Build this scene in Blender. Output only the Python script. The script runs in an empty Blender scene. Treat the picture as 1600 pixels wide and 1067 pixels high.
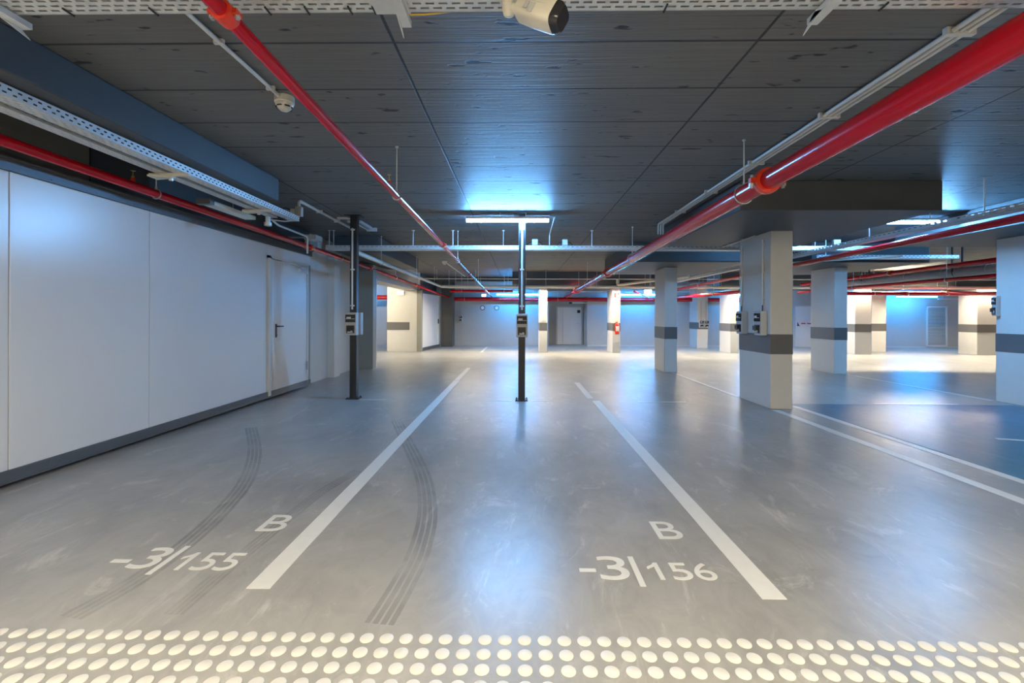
import bpy, math, random
from mathutils import Vector, Matrix
random.seed(7)
SC = bpy.context.scene
COL = SC.collection

# ------------------------------------------------------------ camera / world / exposure
EYE = Vector((0, 0, 1.35))
FPX = 16 / 36 * 1600
YAW = math.atan(11 / FPX)
ROLL = 0.0035
V0 = 493.0
FWD = Vector((-math.sin(YAW), math.cos(YAW), 0))
_r0 = Vector((math.cos(YAW), math.sin(YAW), 0))
RGT = _r0 * math.cos(ROLL) + Vector((0, 0, 1)) * math.sin(ROLL)
UPV = -_r0 * math.sin(ROLL) + Vector((0, 0, 1)) * math.cos(ROLL)
cd = bpy.data.cameras.new('camera')
cd.lens = 16; cd.sensor_width = 36; cd.sensor_fit = 'HORIZONTAL'
cd.shift_y = -(533.5 - V0) / 1600
cd.clip_start = 0.05; cd.clip_end = 100
cam = bpy.data.objects.new('camera', cd); COL.objects.link(cam)
m = Matrix(((RGT.x, UPV.x, -FWD.x), (RGT.y, UPV.y, -FWD.y), (RGT.z, UPV.z, -FWD.z))).to_4x4()
cam.matrix_world = Matrix.Translation(EYE) @ m
SC.camera = cam

w = bpy.data.worlds.new('world'); SC.world = w; w.use_nodes = True
w.node_tree.nodes['Background'].inputs[0].default_value = (0.5, 0.55, 0.65, 1)
w.node_tree.nodes['Background'].inputs[1].default_value = 0.02
SC.view_settings.view_transform = 'Standard'
SC.view_settings.look = 'None'
SC.view_settings.gamma = 1.0
SC.view_settings.use_curve_mapping = False
SC.view_settings.exposure = 1.35
SC.cycles.max_bounces = 7
SC.cycles.diffuse_bounces = 5
SC.cycles.glossy_bounces = 4
SC.cycles.use_denoising = True
SC.cycles.sample_clamp_indirect = 6
SC.cycles.caustics_reflective = False
SC.cycles.caustics_refractive = False

BLUE = (0.16, 0.49, 1.0)
BLUEW = (0.03, 0.36, 0.95)
COOL = (0.55, 0.75, 1.0)
WARM = (1.0, 0.86, 0.62)
S_MAIN = 215.0      # cold tubes over the bays
S_WALL = 120.0      # cold tubes by the back wall
S_AISLE = 185.0     # warm strips over the far aisle
S_NEAR = 270.0      # warm tubes over the near aisle, behind the viewer

H = 2.95           # ceiling height

def at(u, v, y):
    """photo pixel -> point at depth y"""
    d = FWD + RGT * ((u - 800) / FPX) + UPV * ((V0 - v) / FPX)
    return EYE + d * (y / d.y)
def atz(u, v, z):
    d = FWD + RGT * ((u - 800) / FPX) + UPV * ((V0 - v) / FPX)
    return EYE + d * ((z - EYE.z) / d.z)

# ------------------------------------------------------------ materials
def new_mat(name):
    mt = bpy.data.materials.new(name); mt.use_nodes = True
    nt = mt.node_tree; b = nt.nodes['Principled BSDF']
    return mt, nt, b
def paint(name, col, rough=0.5, metal=0.0, var=0.06, scale=6.0, bump=0.0, bscale=60.0, spec=0.5, coat=0.0):
    mt, nt, b = new_mat(name)
    tc = nt.nodes.new('ShaderNodeTexCoord')
    n = nt.nodes.new('ShaderNodeTexNoise'); n.inputs['Scale'].default_value = scale; n.inputs['Detail'].default_value = 5
    nt.links.new(tc.outputs['Object'], n.inputs['Vector'])
    mx = nt.nodes.new('ShaderNodeMix'); mx.data_type = 'RGBA'
    c = Vector(col)
    mx.inputs[6].default_value = (*(c * (1 - var)), 1); mx.inputs[7].default_value = (*[min(1, k) for k in c * (1 + var)], 1)
    nt.links.new(n.outputs['Fac'], mx.inputs[0]); nt.links.new(mx.outputs[2], b.inputs['Base Color'])
    b.inputs['Roughness'].default_value = rough; b.inputs['Metallic'].default_value = metal
    b.inputs['Specular IOR Level'].default_value = spec
    b.inputs['Coat Weight'].default_value = coat
    if bump:
        n2 = nt.nodes.new('ShaderNodeTexNoise'); n2.inputs['Scale'].default_value = bscale; n2.inputs['Detail'].default_value = 6
        nt.links.new(tc.outputs['Object'], n2.inputs['Vector'])
        bp = nt.nodes.new('ShaderNodeBump'); bp.inputs['Strength'].default_value = bump; bp.inputs['Distance'].default_value = 0.01
        nt.links.new(n2.outputs['Fac'], bp.inputs['Height']); nt.links.new(bp.outputs['Normal'], b.inputs['Normal'])
    return mt
def glow(name, col, s):
    mt, nt, b = new_mat(name)
    b.inputs['Base Color'].default_value = (0.8, 0.8, 0.8, 1)
    b.inputs['Emission Color'].default_value = (*col, 1); b.inputs['Emission Strength'].default_value = s
    return mt

M = {}
M['white'] = paint('white paint', (0.72, 0.72, 0.70), 0.45, bump=0.04, bscale=40)
M['column'] = paint('column paint', (0.66, 0.65, 0.62), 0.55, var=0.04, bump=0.08, bscale=30)
M['band'] = paint('grey band paint', (0.13, 0.13, 0.13), 0.5, var=0.05)
M['wall'] = paint('plaster wall', (0.42, 0.415, 0.40), 0.6, var=0.05, bump=0.06, bscale=25)
M['panel'] = paint('coated steel panel', (0.76, 0.77, 0.78), 0.30, var=0.015, scale=2, spec=0.9)
M['jamb'] = paint('grey steel', (0.27, 0.27, 0.24), 0.4)
M['rail'] = paint('dark rail steel', (0.12, 0.13, 0.14), 0.42, metal=0.4)
M['galv'] = paint('galvanised steel', (0.62, 0.64, 0.66), 0.35, metal=0.75, var=0.12, scale=30)
M['zinc_steel'] = paint('zinc tray steel', (0.70, 0.72, 0.72), 0.42, metal=0.35, var=0.08, scale=30)  # paler and less metallic than the galvanised steel
M['pvc'] = paint('white conduit plastic', (0.66, 0.66, 0.63), 0.4, var=0.03)
M['red'] = paint('red pipe enamel', (0.50, 0.003, 0.010), 0.2, var=0.05, spec=0.4, coat=0.1)
M['redfit'] = paint('orange red fitting enamel', (0.70, 0.045, 0.012), 0.3, var=0.05, coat=0.3)
M['cream'] = paint('cream pipe paint', (0.72, 0.68, 0.58), 0.35, var=0.03)
M['black'] = paint('black steel paint', (0.018, 0.018, 0.02), 0.4, var=0.1)
M['blackp'] = paint('black plastic', (0.015, 0.015, 0.018), 0.3, var=0.1)
M['darkwin'] = paint('smoked cover', (0.03, 0.03, 0.035), 0.12, var=0.1)
M['boxgrey'] = paint('light grey plastic', (0.52, 0.53, 0.53), 0.4, var=0.03)
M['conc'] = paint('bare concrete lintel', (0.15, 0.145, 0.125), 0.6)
M['pier'] = paint('dark grey pier paint', (0.09, 0.085, 0.075), 0.5)
M['duct'] = paint('insulated duct grey', (0.40, 0.39, 0.35), 0.5, var=0.1)
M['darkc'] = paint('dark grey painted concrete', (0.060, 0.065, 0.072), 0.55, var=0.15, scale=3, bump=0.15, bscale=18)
M['line'] = paint('white floor paint', (0.72, 0.72, 0.69), 0.42, var=0.05, scale=14)
M['dot'] = paint('tactile stud ivory', (0.70, 0.69, 0.65), 0.4, var=0.03)
M['yellow'] = paint('yellow cable', (0.70, 0.42, 0.04), 0.5)
M['brass'] = paint('brass', (0.75, 0.55, 0.22), 0.3, metal=0.8)
M['blackrub'] = paint('black cable', (0.02, 0.02, 0.02), 0.5)
M['redsign'] = paint('red sign plate', (0.50, 0.02, 0.02), 0.4)
M['extred'] = paint('extinguisher red', (0.75, 0.03, 0.02), 0.25, coat=0.4)
M['tube_main'] = glow('cold tube', BLUE, S_MAIN)
M['tube_wall'] = glow('cold tube by wall', BLUEW, S_WALL)
M['strip'] = glow('warm strip', WARM, S_AISLE)
M['tube_side'] = glow('warm tube of side room', WARM, 230.0)
M['tube_near'] = glow('warm tube', WARM, S_NEAR)
M['exitglow'] = glow('lit sign face', (0.75, 1.0, 0.8), 1.6)
M['exitgreen'] = glow('lit sign green', (0.02, 0.45, 0.12), 0.6)
M['whiteglow'] = glow('lit white sign face', (1.0, 0.95, 0.8), 3.0)

# concrete floor: polished, cloudy, scuffed
def floor_mat(name, base, dark, rough0=0.22, rough1=0.42):
    mt, nt, b = new_mat(name)
    L = nt.links.new; N = nt.nodes.new
    tc = N('ShaderNodeTexCoord')
    mp = N('ShaderNodeMapping'); mp.inputs['Scale'].default_value = (1.0, 0.6, 1.0); mp.inputs['Rotation'].default_value = (0, 0, 0.5)
    L(tc.outputs['Object'], mp.inputs['Vector'])
    n1 = N('ShaderNodeTexNoise'); n1.inputs['Scale'].default_value = 1.1; n1.inputs['Detail'].default_value = 9; n1.inputs['Roughness'].default_value = 0.62; n1.inputs['Distortion'].default_value = 0.6
    n2 = N('ShaderNodeTexNoise'); n2.inputs['Scale'].default_value = 5.0; n2.inputs['Detail'].default_value = 8; n2.inputs['Roughness'].default_value = 0.7; n2.inputs['Distortion'].default_value = 1.2
    L(mp.outputs['Vector'], n1.inputs['Vector']); L(mp.outputs['Vector'], n2.inputs['Vector'])
    ad = N('ShaderNodeMath'); ad.operation = 'MULTIPLY_ADD'; ad.inputs[1].default_value = 0.4
    L(n2.outputs['Fac'], ad.inputs[0])
    m1 = N('ShaderNodeMath'); m1.operation = 'MULTIPLY'; m1.inputs[1].default_value = 0.6
    L(n1.outputs['Fac'], m1.inputs[0]); L(m1.outputs[0], ad.inputs[2])
    mr = N('ShaderNodeMapRange'); mr.inputs[1].default_value = 0.36; mr.inputs[2].default_value = 0.64
    L(ad.outputs[0], mr.inputs[0])
    mx = N('ShaderNodeMix'); mx.data_type = 'RGBA'
    mx.inputs[6].default_value = (*dark, 1); mx.inputs[7].default_value = (*base, 1)
    L(mr.outputs[0], mx.inputs[0])
    # pale chalky scuffs
    n3 = N('ShaderNodeTexNoise'); n3.inputs['Scale'].default_value = 2.3; n3.inputs['Detail'].default_value = 12; n3.inputs['Roughness'].default_value = 0.75; n3.inputs['Distortion'].default_value = 2.2
    mp3 = N('ShaderNodeMapping'); mp3.inputs['Scale'].default_value = (1.0, 0.45, 1.0); mp3.inputs['Rotation'].default_value = (0, 0, -0.7)
    L(tc.outputs['Object'], mp3.inputs['Vector']); L(mp3.outputs['Vector'], n3.inputs['Vector'])
    r3 = N('ShaderNodeMapRange'); r3.inputs[1].default_value = 0.55; r3.inputs[2].default_value = 0.74
    L(n3.outputs['Fac'], r3.inputs[0])
    s3 = N('ShaderNodeMath'); s3.operation = 'MULTIPLY'; s3.inputs[1].default_value = 0.6; L(r3.outputs[0], s3.inputs[0])
    mx2 = N('ShaderNodeMix'); mx2.data_type = 'RGBA'; mx2.inputs[7].default_value = (*[min(1, c * 1.75) for c in base], 1)
    L(s3.outputs[0], mx2.inputs[0]); L(mx.outputs[2], mx2.inputs[6]); L(mx2.outputs[2], b.inputs['Base Color'])
    rr = N('ShaderNodeMapRange'); rr.inputs[3].default_value = rough0; rr.inputs[4].default_value = rough1
    L(n2.outputs['Fac'], rr.inputs[0]); L(rr.outputs[0], b.inputs['Roughness'])
    bp = N('ShaderNodeBump'); bp.inputs['Strength'].default_value = 0.06; bp.inputs['Distance'].default_value = 0.01
    L(n2.outputs['Fac'], bp.inputs['Height']); L(bp.outputs['Normal'], b.inputs['Normal'])
    b.inputs['Specular IOR Level'].default_value = 0.42
    return mt
M['floor'] = floor_mat('polished concrete', (0.40, 0.395, 0.38), (0.25, 0.25, 0.245))
M['teal'] = floor_mat('blue floor coating', (0.04, 0.17, 0.26), (0.03, 0.13, 0.21), 0.24, 0.42)

# ceiling: dark painted board-marked concrete
def ceil_mat():
    mt, nt, b = new_mat('board marked dark concrete')
    L = nt.links.new; N = nt.nodes.new
    tc = N('ShaderNodeTexCoord')
    br = N('ShaderNodeTexBrick')
    br.offset = 0.5; br.offset_frequency = 1; br.squash = 1.0
    br.inputs['Scale'].default_value = 1.0
    br.inputs['Brick Width'].default_value = 2.12; br.inputs['Row Height'].default_value = 0.55
    br.inputs['Mortar Size'].default_value = 0.010; br.inputs['Mortar Smooth'].default_value = 0.3
    br.offset = 0.0
    br.inputs['Color1'].default_value = (0.165, 0.164, 0.160, 1); br.inputs['Color2'].default_value = (0.145, 0.144, 0.142, 1)
    br.inputs['Mortar'].default_value = (0.030, 0.032, 0.036, 1)
    mp = N('ShaderNodeMapping'); mp.inputs['Location'].default_value = (0.74, 0.55 * 5 - 2.66, 0)
    wv = N('ShaderNodeTexNoise'); wv.inputs['Scale'].default_value = 1.2
    L(tc.outputs['Object'], mp.inputs['Vector']); L(mp.outputs['Vector'], br.inputs['Vector'])
    # fine board streaks running across
    mp2 = N('ShaderNodeMapping'); mp2.inputs['Scale'].default_value = (0.5, 14.0, 1.0)
    L(tc.outputs['Object'], mp2.inputs['Vector'])
    n = N('ShaderNodeTexNoise'); n.inputs['Scale'].default_value = 3.0; n.inputs['Detail'].default_value = 6; n.inputs['Roughness'].default_value = 0.6
    L(mp2.outputs['Vector'], n.inputs['Vector'])
    # dark pits
    n2 = N('ShaderNodeTexNoise'); n2.inputs['Scale'].default_value = 7.0; n2.inputs['Detail'].default_value = 3
    mp3 = N('ShaderNodeMapping'); mp3.inputs['Scale'].default_value = (0.7, 2.2, 1.0)
    L(tc.outputs['Object'], mp3.inputs['Vector']); L(mp3.outputs['Vector'], n2.inputs['Vector'])
    r = N('ShaderNodeMapRange'); r.inputs[1].default_value = 0.655; r.inputs[2].default_value = 0.70
    L(n2.outputs['Fac'], r.inputs[0])
    r2 = N('ShaderNodeMapRange'); r2.inputs[3].default_value = 0.72; r2.inputs[4].default_value = 1.28
    L(n.outputs['Fac'], r2.inputs[0])
    mul = N('ShaderNodeVectorMath'); mul.operation = 'SCALE'
    L(br.outputs['Color'], mul.inputs[0]); L(r2.outputs[0], mul.inputs['Scale'])
    mx = N('ShaderNodeMix'); mx.data_type = 'RGBA'; mx.inputs[7].default_value = (0.028, 0.03, 0.034, 1)
    L(r.outputs[0], mx.inputs[0]); L(mul.outputs[0], mx.inputs[6]); L(mx.outputs[2], b.inputs['Base Color'])
    br2 = N('ShaderNodeTexBrick'); br2.offset = 0.37; br2.inputs['Scale'].default_value = 1.0
    br2.inputs['Brick Width'].default_value = 2.12; br2.inputs['Row Height'].default_value = 0.11; br2.inputs['Mortar Size'].default_value = 0.0045; br2.inputs['Mortar Smooth'].default_value = 0.6
    br2.offset = 0.0
    L(mp.outputs['Vector'], br2.inputs['Vector'])
    sx = N('ShaderNodeSeparateXYZ'); L(tc.outputs['Object'], sx.inputs[0])
    rx = N('ShaderNodeMapRange'); rx.inputs[1].default_value = -1.0; rx.inputs[2].default_value = -0.5; L(sx.outputs[0], rx.inputs[0])
    nm = N('ShaderNodeTexNoise'); nm.inputs['Scale'].default_value = 1.7; nm.inputs['Detail'].default_value = 5; L(tc.outputs['Object'], nm.inputs['Vector'])
    rm = N('ShaderNodeMapRange'); rm.inputs[1].default_value = 0.42; rm.inputs[2].default_value = 0.62; L(nm.outputs['Fac'], rm.inputs[0])
    q1 = N('ShaderNodeMath'); q1.operation = 'MULTIPLY'; L(rx.outputs[0], q1.inputs[0]); L(rm.outputs[0], q1.inputs[1])
    q2 = N('ShaderNodeMath'); q2.operation = 'MULTIPLY'; L(q1.outputs[0], q2.inputs[0]); L(br2.outputs['Fac'], q2.inputs[1])
    q3 = N('ShaderNodeMath'); q3.operation = 'MULTIPLY'; q3.inputs[1].default_value = 0.6; L(q2.outputs[0], q3.inputs[0])
    mx4 = N('ShaderNodeMix'); mx4.data_type = 'RGBA'; mx4.inputs[7].default_value = (0.04, 0.042, 0.046, 1)
    L(q3.outputs[0], mx4.inputs[0]); L(mx.outputs[2], mx4.inputs[6]); L(mx4.outputs[2], b.inputs['Base Color'])
    ad = N('ShaderNodeMath'); ad.operation = 'MULTIPLY_ADD'; ad.inputs[1].default_value = -1.2
    L(br.outputs['Fac'], ad.inputs[0]); L(n.outputs['Fac'], ad.inputs[2])
    ad2 = N('ShaderNodeMath'); ad2.operation = 'MULTIPLY_ADD'; ad2.inputs[1].default_value = -0.6
    L(r.outputs[0], ad2.inputs[0]); L(ad.outputs[0], ad2.inputs[2])
    bp = N('ShaderNodeBump'); bp.inputs['Strength'].default_value = 0.5; bp.inputs['Distance'].default_value = 0.014
    ad3 = N('ShaderNodeMath'); ad3.operation = 'MULTIPLY_ADD'; ad3.inputs[1].default_value = -0.7
    L(q2.outputs[0], ad3.inputs[0]); L(ad2.outputs[0], ad3.inputs[2]); L(ad3.outputs[0], bp.inputs['Height']); L(bp.outputs['Normal'], b.inputs['Normal'])
    b.inputs['Roughness'].default_value = 0.55; b.inputs['Specular IOR Level'].default_value = 0.32
    return mt
M['ceiling'] = ceil_mat()

# ------------------------------------------------------------ mesh building
class MB:
    def __init__(s): s.v = []; s.f = []
    def add(s, vs, fs):
        k = len(s.v); s.v += [Vector(p) for p in vs]; s.f += [tuple(i + k for i in f) for f in fs]; return s
    def box(s, x0, x1, y0, y1, z0, z1):
        x0, x1 = sorted((x0, x1)); y0, y1 = sorted((y0, y1)); z0, z1 = sorted((z0, z1))
        return s.add([(x0, y0, z0), (x1, y0, z0), (x1, y1, z0), (x0, y1, z0), (x0, y0, z1), (x1, y0, z1), (x1, y1, z1), (x0, y1, z1)],
                     [(3, 2, 1, 0), (4, 5, 6, 7), (0, 1, 5, 4), (1, 2, 6, 5), (2, 3, 7, 6), (3, 0, 4, 7)])
    def obox(s, c, ax, ay, az):
        """oriented box: centre and three half-axis vectors"""
        c, ax, ay, az = map(Vector, (c, ax, ay, az))
        vs = [c + ax * i + ay * j + az * k for k in (-1, 1) for j, i in ((-1, -1), (-1, 1), (1, 1), (1, -1))]
        return s.add(vs, [(3, 2, 1, 0), (4, 5, 6, 7), (0, 1, 5, 4), (1, 2, 6, 5), (2, 3, 7, 6), (3, 0, 4, 7)])
    def prism(s, pts, z0, z1):
        n = len(pts)
        vs = [(x, y, z0) for x, y in pts] + [(x, y, z1) for x, y in pts]
        return s.add(vs, [tuple(range(n))[::-1], tuple(range(n, 2 * n))] + [(i, (i + 1) % n, n + (i + 1) % n, n + i) for i in range(n)])
    def prof(s, path, prof_r, n=16, cap=True):
        """tube through points with a radius at each"""
        path = [Vector(p) for p in path]
        if not hasattr(prof_r, '__len__'): prof_r = [prof_r] * len(path)
        rings = []; k0 = len(s.v)
        t0 = (path[1] - path[0]).normalized()
        ref = Vector((0, 0, 1)) if abs(t0.z) < 0.9 else Vector((1, 0, 0))
        a = t0.cross(ref).normalized()
        for i, p in enumerate(path):
            if i == 0: t = path[1] - path[0]
            elif i == len(path) - 1: t = path[i] - path[i - 1]
            else:
                d0 = path[i] - path[i - 1]; d1 = path[i + 1] - path[i]
                t = (d0.normalized() if d0.length > 1e-9 else d1.normalized()) + (d1.normalized() if d1.length > 1e-9 else d0.normalized())
            if t.length < 1e-9: t = t0
            t = t.normalized(); a = (a - t * a.dot(t)).normalized(); b = t.cross(a)
            for j in range(n):
                q = 2 * math.pi * j / n
                s.v.append(p + (a * math.cos(q) + b * math.sin(q)) * prof_r[i])
        for i in range(len(path) - 1):
            for j in range(n):
                j2 = (j + 1) % n
                s.f.append((k0 + i * n + j, k0 + i * n + j2, k0 + (i + 1) * n + j2, k0 + (i + 1) * n + j))
        if cap:
            s.f.append(tuple(k0 + j for j in range(n))[::-1]); s.f.append(tuple(k0 + (len(path) - 1) * n + j for j in range(n)))
        return s
    def cyl(s, p0, p1, r, n=16): return s.prof([p0, p1], r, n)
    def ring(s, c, axis, R, r, n=24, m=8):
        """torus"""
        c = Vector(c); ax = Vector(axis).normalized()
        ref = Vector((0, 0, 1)) if abs(ax.z) < 0.9 else Vector((1, 0, 0))
        a = ax.cross(ref).normalized(); b = ax.cross(a); k = len(s.v)
        for i in range(n):
            q = 2 * math.pi * i / n; d = a * math.cos(q) + b * math.sin(q)
            for j in range(m):
                w_ = 2 * math.pi * j / m
                s.v.append(c + d * (R + r * math.cos(w_)) + ax * (r * math.sin(w_)))
        for i in range(n):
            for j in range(m):
                s.f.append((k + i * m + j, k + ((i + 1) % n) * m + j, k + ((i + 1) % n) * m + (j + 1) % m, k + i * m + (j + 1) % m))
        return s
    def slotted(s, o, du, dv, dn, length, rows, pitch, slot, slot_h, row_pitch, stagger=True):
        """perforated sheet: o corner, du along, dv across, dn thickness vector; built of lands and webs so the slots are open"""
        o, du, dv, dn = Vector(o), Vector(du).normalized(), Vector(dv).normalized(), Vector(dn)
        def piece(u0, u1, v0, v1):
            c = o + du * (u0 + u1) / 2 + dv * (v0 + v1) / 2 + dn / 2
            s.obox(c, du * (u1 - u0) / 2, dv * (v1 - v0) / 2, dn / 2)
        land = row_pitch - slot_h
        for r_ in range(rows + 1):
            piece(0, length, r_ * row_pitch, r_ * row_pitch + land)
        for r_ in range(rows):
            u = -pitch / 2 if (stagger and r_ % 2) else 0.0
            while u < length:
                a0, a1 = max(0, u), min(length, u + pitch - slot)
                if a1 > a0: piece(a0, a1, r_ * row_pitch + land, (r_ + 1) * row_pitch)
                u += pitch
        return s

ORG = {}
def link(name, mb, mat, org):
    me = bpy.data.meshes.new(name)
    me.from_pydata([tuple(p - org) for p in mb.v], [], mb.f)
    me.materials.append(M[mat] if isinstance(mat, str) else mat)
    import bmesh
    bm = bmesh.new(); bm.from_mesh(me); bmesh.ops.recalc_face_normals(bm, faces=bm.faces); bm.to_mesh(me); bm.free()
    me.shade_smooth(); me.set_sharp_from_angle(angle=0.7)
    o = bpy.data.objects.new(name, me); COL.objects.link(o)
    return o
def base_of(mb):
    xs = [p.x for p in mb.v]; ys = [p.y for p in mb.v]; zs = [p.z for p in mb.v]
    return Vector(((min(xs) + max(xs)) / 2, (min(ys) + max(ys)) / 2, min(zs)))
def tag(o, label, cat, group=None):
    o['label'] = label; o['category'] = cat
    if group: o['group'] = group
def thing(name, label, cat, loc, group=None):
    o = bpy.data.objects.new(name, None); COL.objects.link(o)
    o.empty_display_size = 0.1; o.location = loc; ORG[o] = Vector(loc); tag(o, label, cat, group); return o
def part(name, mb, mat, parent, label=None):
    g = ORG[parent]
    o = link(name, mb, mat, g); o.parent = parent; ORG[o] = g
    if label: o['label'] = label
    return o
def solo(name, mb, mat, label, cat, group=None):
    g = base_of(mb); o = link(name, mb, mat, g); o.location = g; ORG[o] = g; tag(o, label, cat, group); return o
def struct(name, mb, mat):
    g = base_of(mb); o = link(name, mb, mat, g); o.location = g; ORG[o] = g; o['kind'] = 'structure'; return o
def sthing(name, loc):
    o = bpy.data.objects.new(name, None); COL.objects.link(o); o.location = loc; ORG[o] = Vector(loc); o['kind'] = 'structure'; return o
def bevel(o, wdt=0.004, seg=2):
    bv = o.modifiers.new('bevel', 'BEVEL'); bv.width = wdt; bv.segments = seg; bv.limit_method = 'ANGLE'; return o
def bez(p0, p1, p2, n=8):
    p0, p1, p2 = Vector(p0), Vector(p1), Vector(p2)
    return [p0 * (1 - t) ** 2 + p1 * 2 * t * (1 - t) + p2 * t * t for t in [i / n for i in range(n + 1)]]
def route(pts, rad=0.05, n=6):
    """polyline with rounded corners"""
    pts = [Vector(p) for p in pts]; out = [pts[0]]
    for i in range(1, len(pts) - 1):
        a = pts[i] + (pts[i - 1] - pts[i]).normalized() * rad; b = pts[i] + (pts[i + 1] - pts[i]).normalized() * rad
        out += bez(a, pts[i], b, n)
    return out + [pts[-1]]

# ============================================================ THE SHELL
XL, XR, YB, YF = -9.0, 21.5, -4.5, 20.3
struct('floor', MB().box(XL, XR, YB, 22.4, -0.2, 0), 'floor')
o = struct('ceiling', MB().box(XL, XR, YB, 22.4, H, H + 0.25), 'ceiling')
# board texture reads object coordinates: keep the origin at the world origin
def recenter(o):
    off = Vector(o.location)
    for v in o.data.vertices: v.co += off
    o.location = (0, 0, 0)
recenter(o); recenter(bpy.data.objects['floor'])
struct('wall_behind', MB().box(XL, XR, YB - 0.2, YB, 0, H), 'wall')
struct('wall_right', MB().box(XR, XR + 0.2, YB, 22.4, 0, H), 'wall')
# left: lower concrete carried behind the sliding door, dark above
struct('wall_left', MB().box(-4.4, -4.12, YB, 11.55, 0, H), 'column')
struct('trim_1', MB().box(-4.12, -4.06, 4.25, 8.75, 2.50, H), 'darkc')  # flat dark slab stands in for the shade of a recess
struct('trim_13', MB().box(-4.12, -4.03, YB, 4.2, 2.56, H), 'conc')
struct('trim_2', MB().box(-4.12, -3.98, 9.75, 10.05, 0, 2.6), 'column')
struct('trim_3', MB().box(-4.12, -3.66, 11.35, 11.62, 0, 2.62), 'jamb')
struct('trim_4', MB().box(-4.3, -3.80, 11.62, 17.0, 2.28, H), 'wall')       # lintel over the opening
struct('trim_5', MB().box(-3.72, -3.66, 11.62, 11.66, 0, 2.28), 'white')
struct('trim_6', MB().box(-4.95, -3.74, 17.0, 17.15, 0, H), 'column')
struct('trim_7', MB().box(-4.95, -4.10, 16.985, 17.0, 0.80, 1.09), 'band')
struct('trim_8', MB().box(-3.80, -3.62, 16.85, 17.05, 0, 2.30), 'jamb')
struct('wall_side_room', MB().box(XL, -3.6, 20.3, 20.5, 0, H), 'wall')
struct('wall_side_room_left', MB().box(XL - 0.2, XL, YB, 22.4, 0, H), 'wall')
struct('trim_9', MB().box(-3.36, -2.88, 19.6, 20.3, 0, H), 'pier')
struct('trim_10', MB().box(-4.2, -3.70, 17.15, 20.3, 2.32, H), 'darkc')
# back wall with the recess of the double door
b = MB().box(-3.6, 1.31, YF, YF + 0.2, 0, H).box(3.03, XR, YF, YF + 0.2, 0, H).box(1.31, 3.03, YF, YF + 0.2, 2.2, H)
struct('wall_back', b, 'wall')
struct('trim_11', MB().box(1.21, 3.13, YF + 1.1, YF + 1.25, 0, H).box(1.21, 1.31, YF + 0.2, YF + 1.1, 0, H).box(3.03, 3.13, YF + 0.2, YF + 1.1, 0, H).box(1.31, 3.03, YF + 0.2, YF + 1.1, 2.2, 2.3), 'wall')
struct('baseboard_back', MB().box(3.05, XR, YF - 0.012, YF, 0, 0.06), 'boxgrey')

# dropped column heads and beams
def drop(name, x0, x1, y0, y1, z0): return bevel(struct(name, MB().box(x0, x1, y0, y1, z0, H), 'darkc'), 0.008)
drop('trim_20', 2.60, 4.95, 5.40, 8.2, 2.60)
drop('trim_21', 6.72, 9.2, 5.40, 8.25, 2.60)
drop('trim_22', 2.42, 4.95, 9.9, 12.9, 2.52)
drop('trim_23', 6.3, 8.8, 9.9, 12.9, 2.52)
drop('trim_24', -3.45, -2.84, 2.1, 5.33, 2.69)
drop('trim_25', -3.75, -2.86, 9.17, 12.85, 2.64)
drop('trim_26', -0.25, 5.3, 16.6, 18.0, 2.34)
drop('trim_27', -3.6, XR, 18.9, 19.1, 2.78)
drop('trim_28', 7.2, 19.5, 16.45, 17.6, 2.34)

# ============================================================ COLUMNS
def column(x0, x1, y0, y1, ztop, label, band=True, group=None):
    t = thing('concrete_column', label, 'column', ((x0 + x1) / 2, (y0 + y1) / 2, 0), group)
    bevel(part('shaft', MB().box(x0, x1, y0, y1, 0, ztop), 'column', t), 0.008)
    e = 0.003
    if band: part('painted_band', MB().box(x0 - e, x1 + e, y0 - e, y1 + e, 0.80, 1.09), 'band', t, 'dark grey painted band around the column')
    return t
column(3.665, 3.985, 6.69, 7.62, 2.60, 'white column with a dark grey band and two socket boxes on its left side')
column(7.68, 8.00, 6.6, 7.45, 2.60, 'blue-lit white column with a dark band, cut by the right edge of the photo')
column(3.50, 3.80, 11.0, 11.8, 2.52, 'white banded column standing just left of the one with socket boxes')
column(7.45, 7.75, 10.87, 11.74, 2.52, 'white banded column right of the one with socket boxes, halfway back')
column(0.75, 1.03, 16.7, 17.7, 2.34, 'thin bright cream column by the far aisle, just right of the central black post')
column(3.42, 3.70, 16.7, 17.7, 2.34, 'bright cream column by the far aisle that carries the fire extinguisher')
column(7.70, 8.0, 16.7, 17.6, 2.34, 'cream banded column of the far aisle, mostly behind the near column with socket boxes')
column(12.04, 12.62, 16.5, 17.2, 2.34, 'wide bright cream column of the far aisle with a grey band, near its dimmer twin')
column(13.55, 14.1, 17.7, 18.3, 2.78, 'dim beige column set back behind the right side of the wide cream column')
column(16.35, 17.05, 16.5, 17.2, 2.34, 'beige banded column of the far aisle beside the right-hand blue column')
column(7.55, 8.0, 19.4, 20.29, 2.78, 'grey pilaster on the back wall with two socket boxes')

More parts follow.
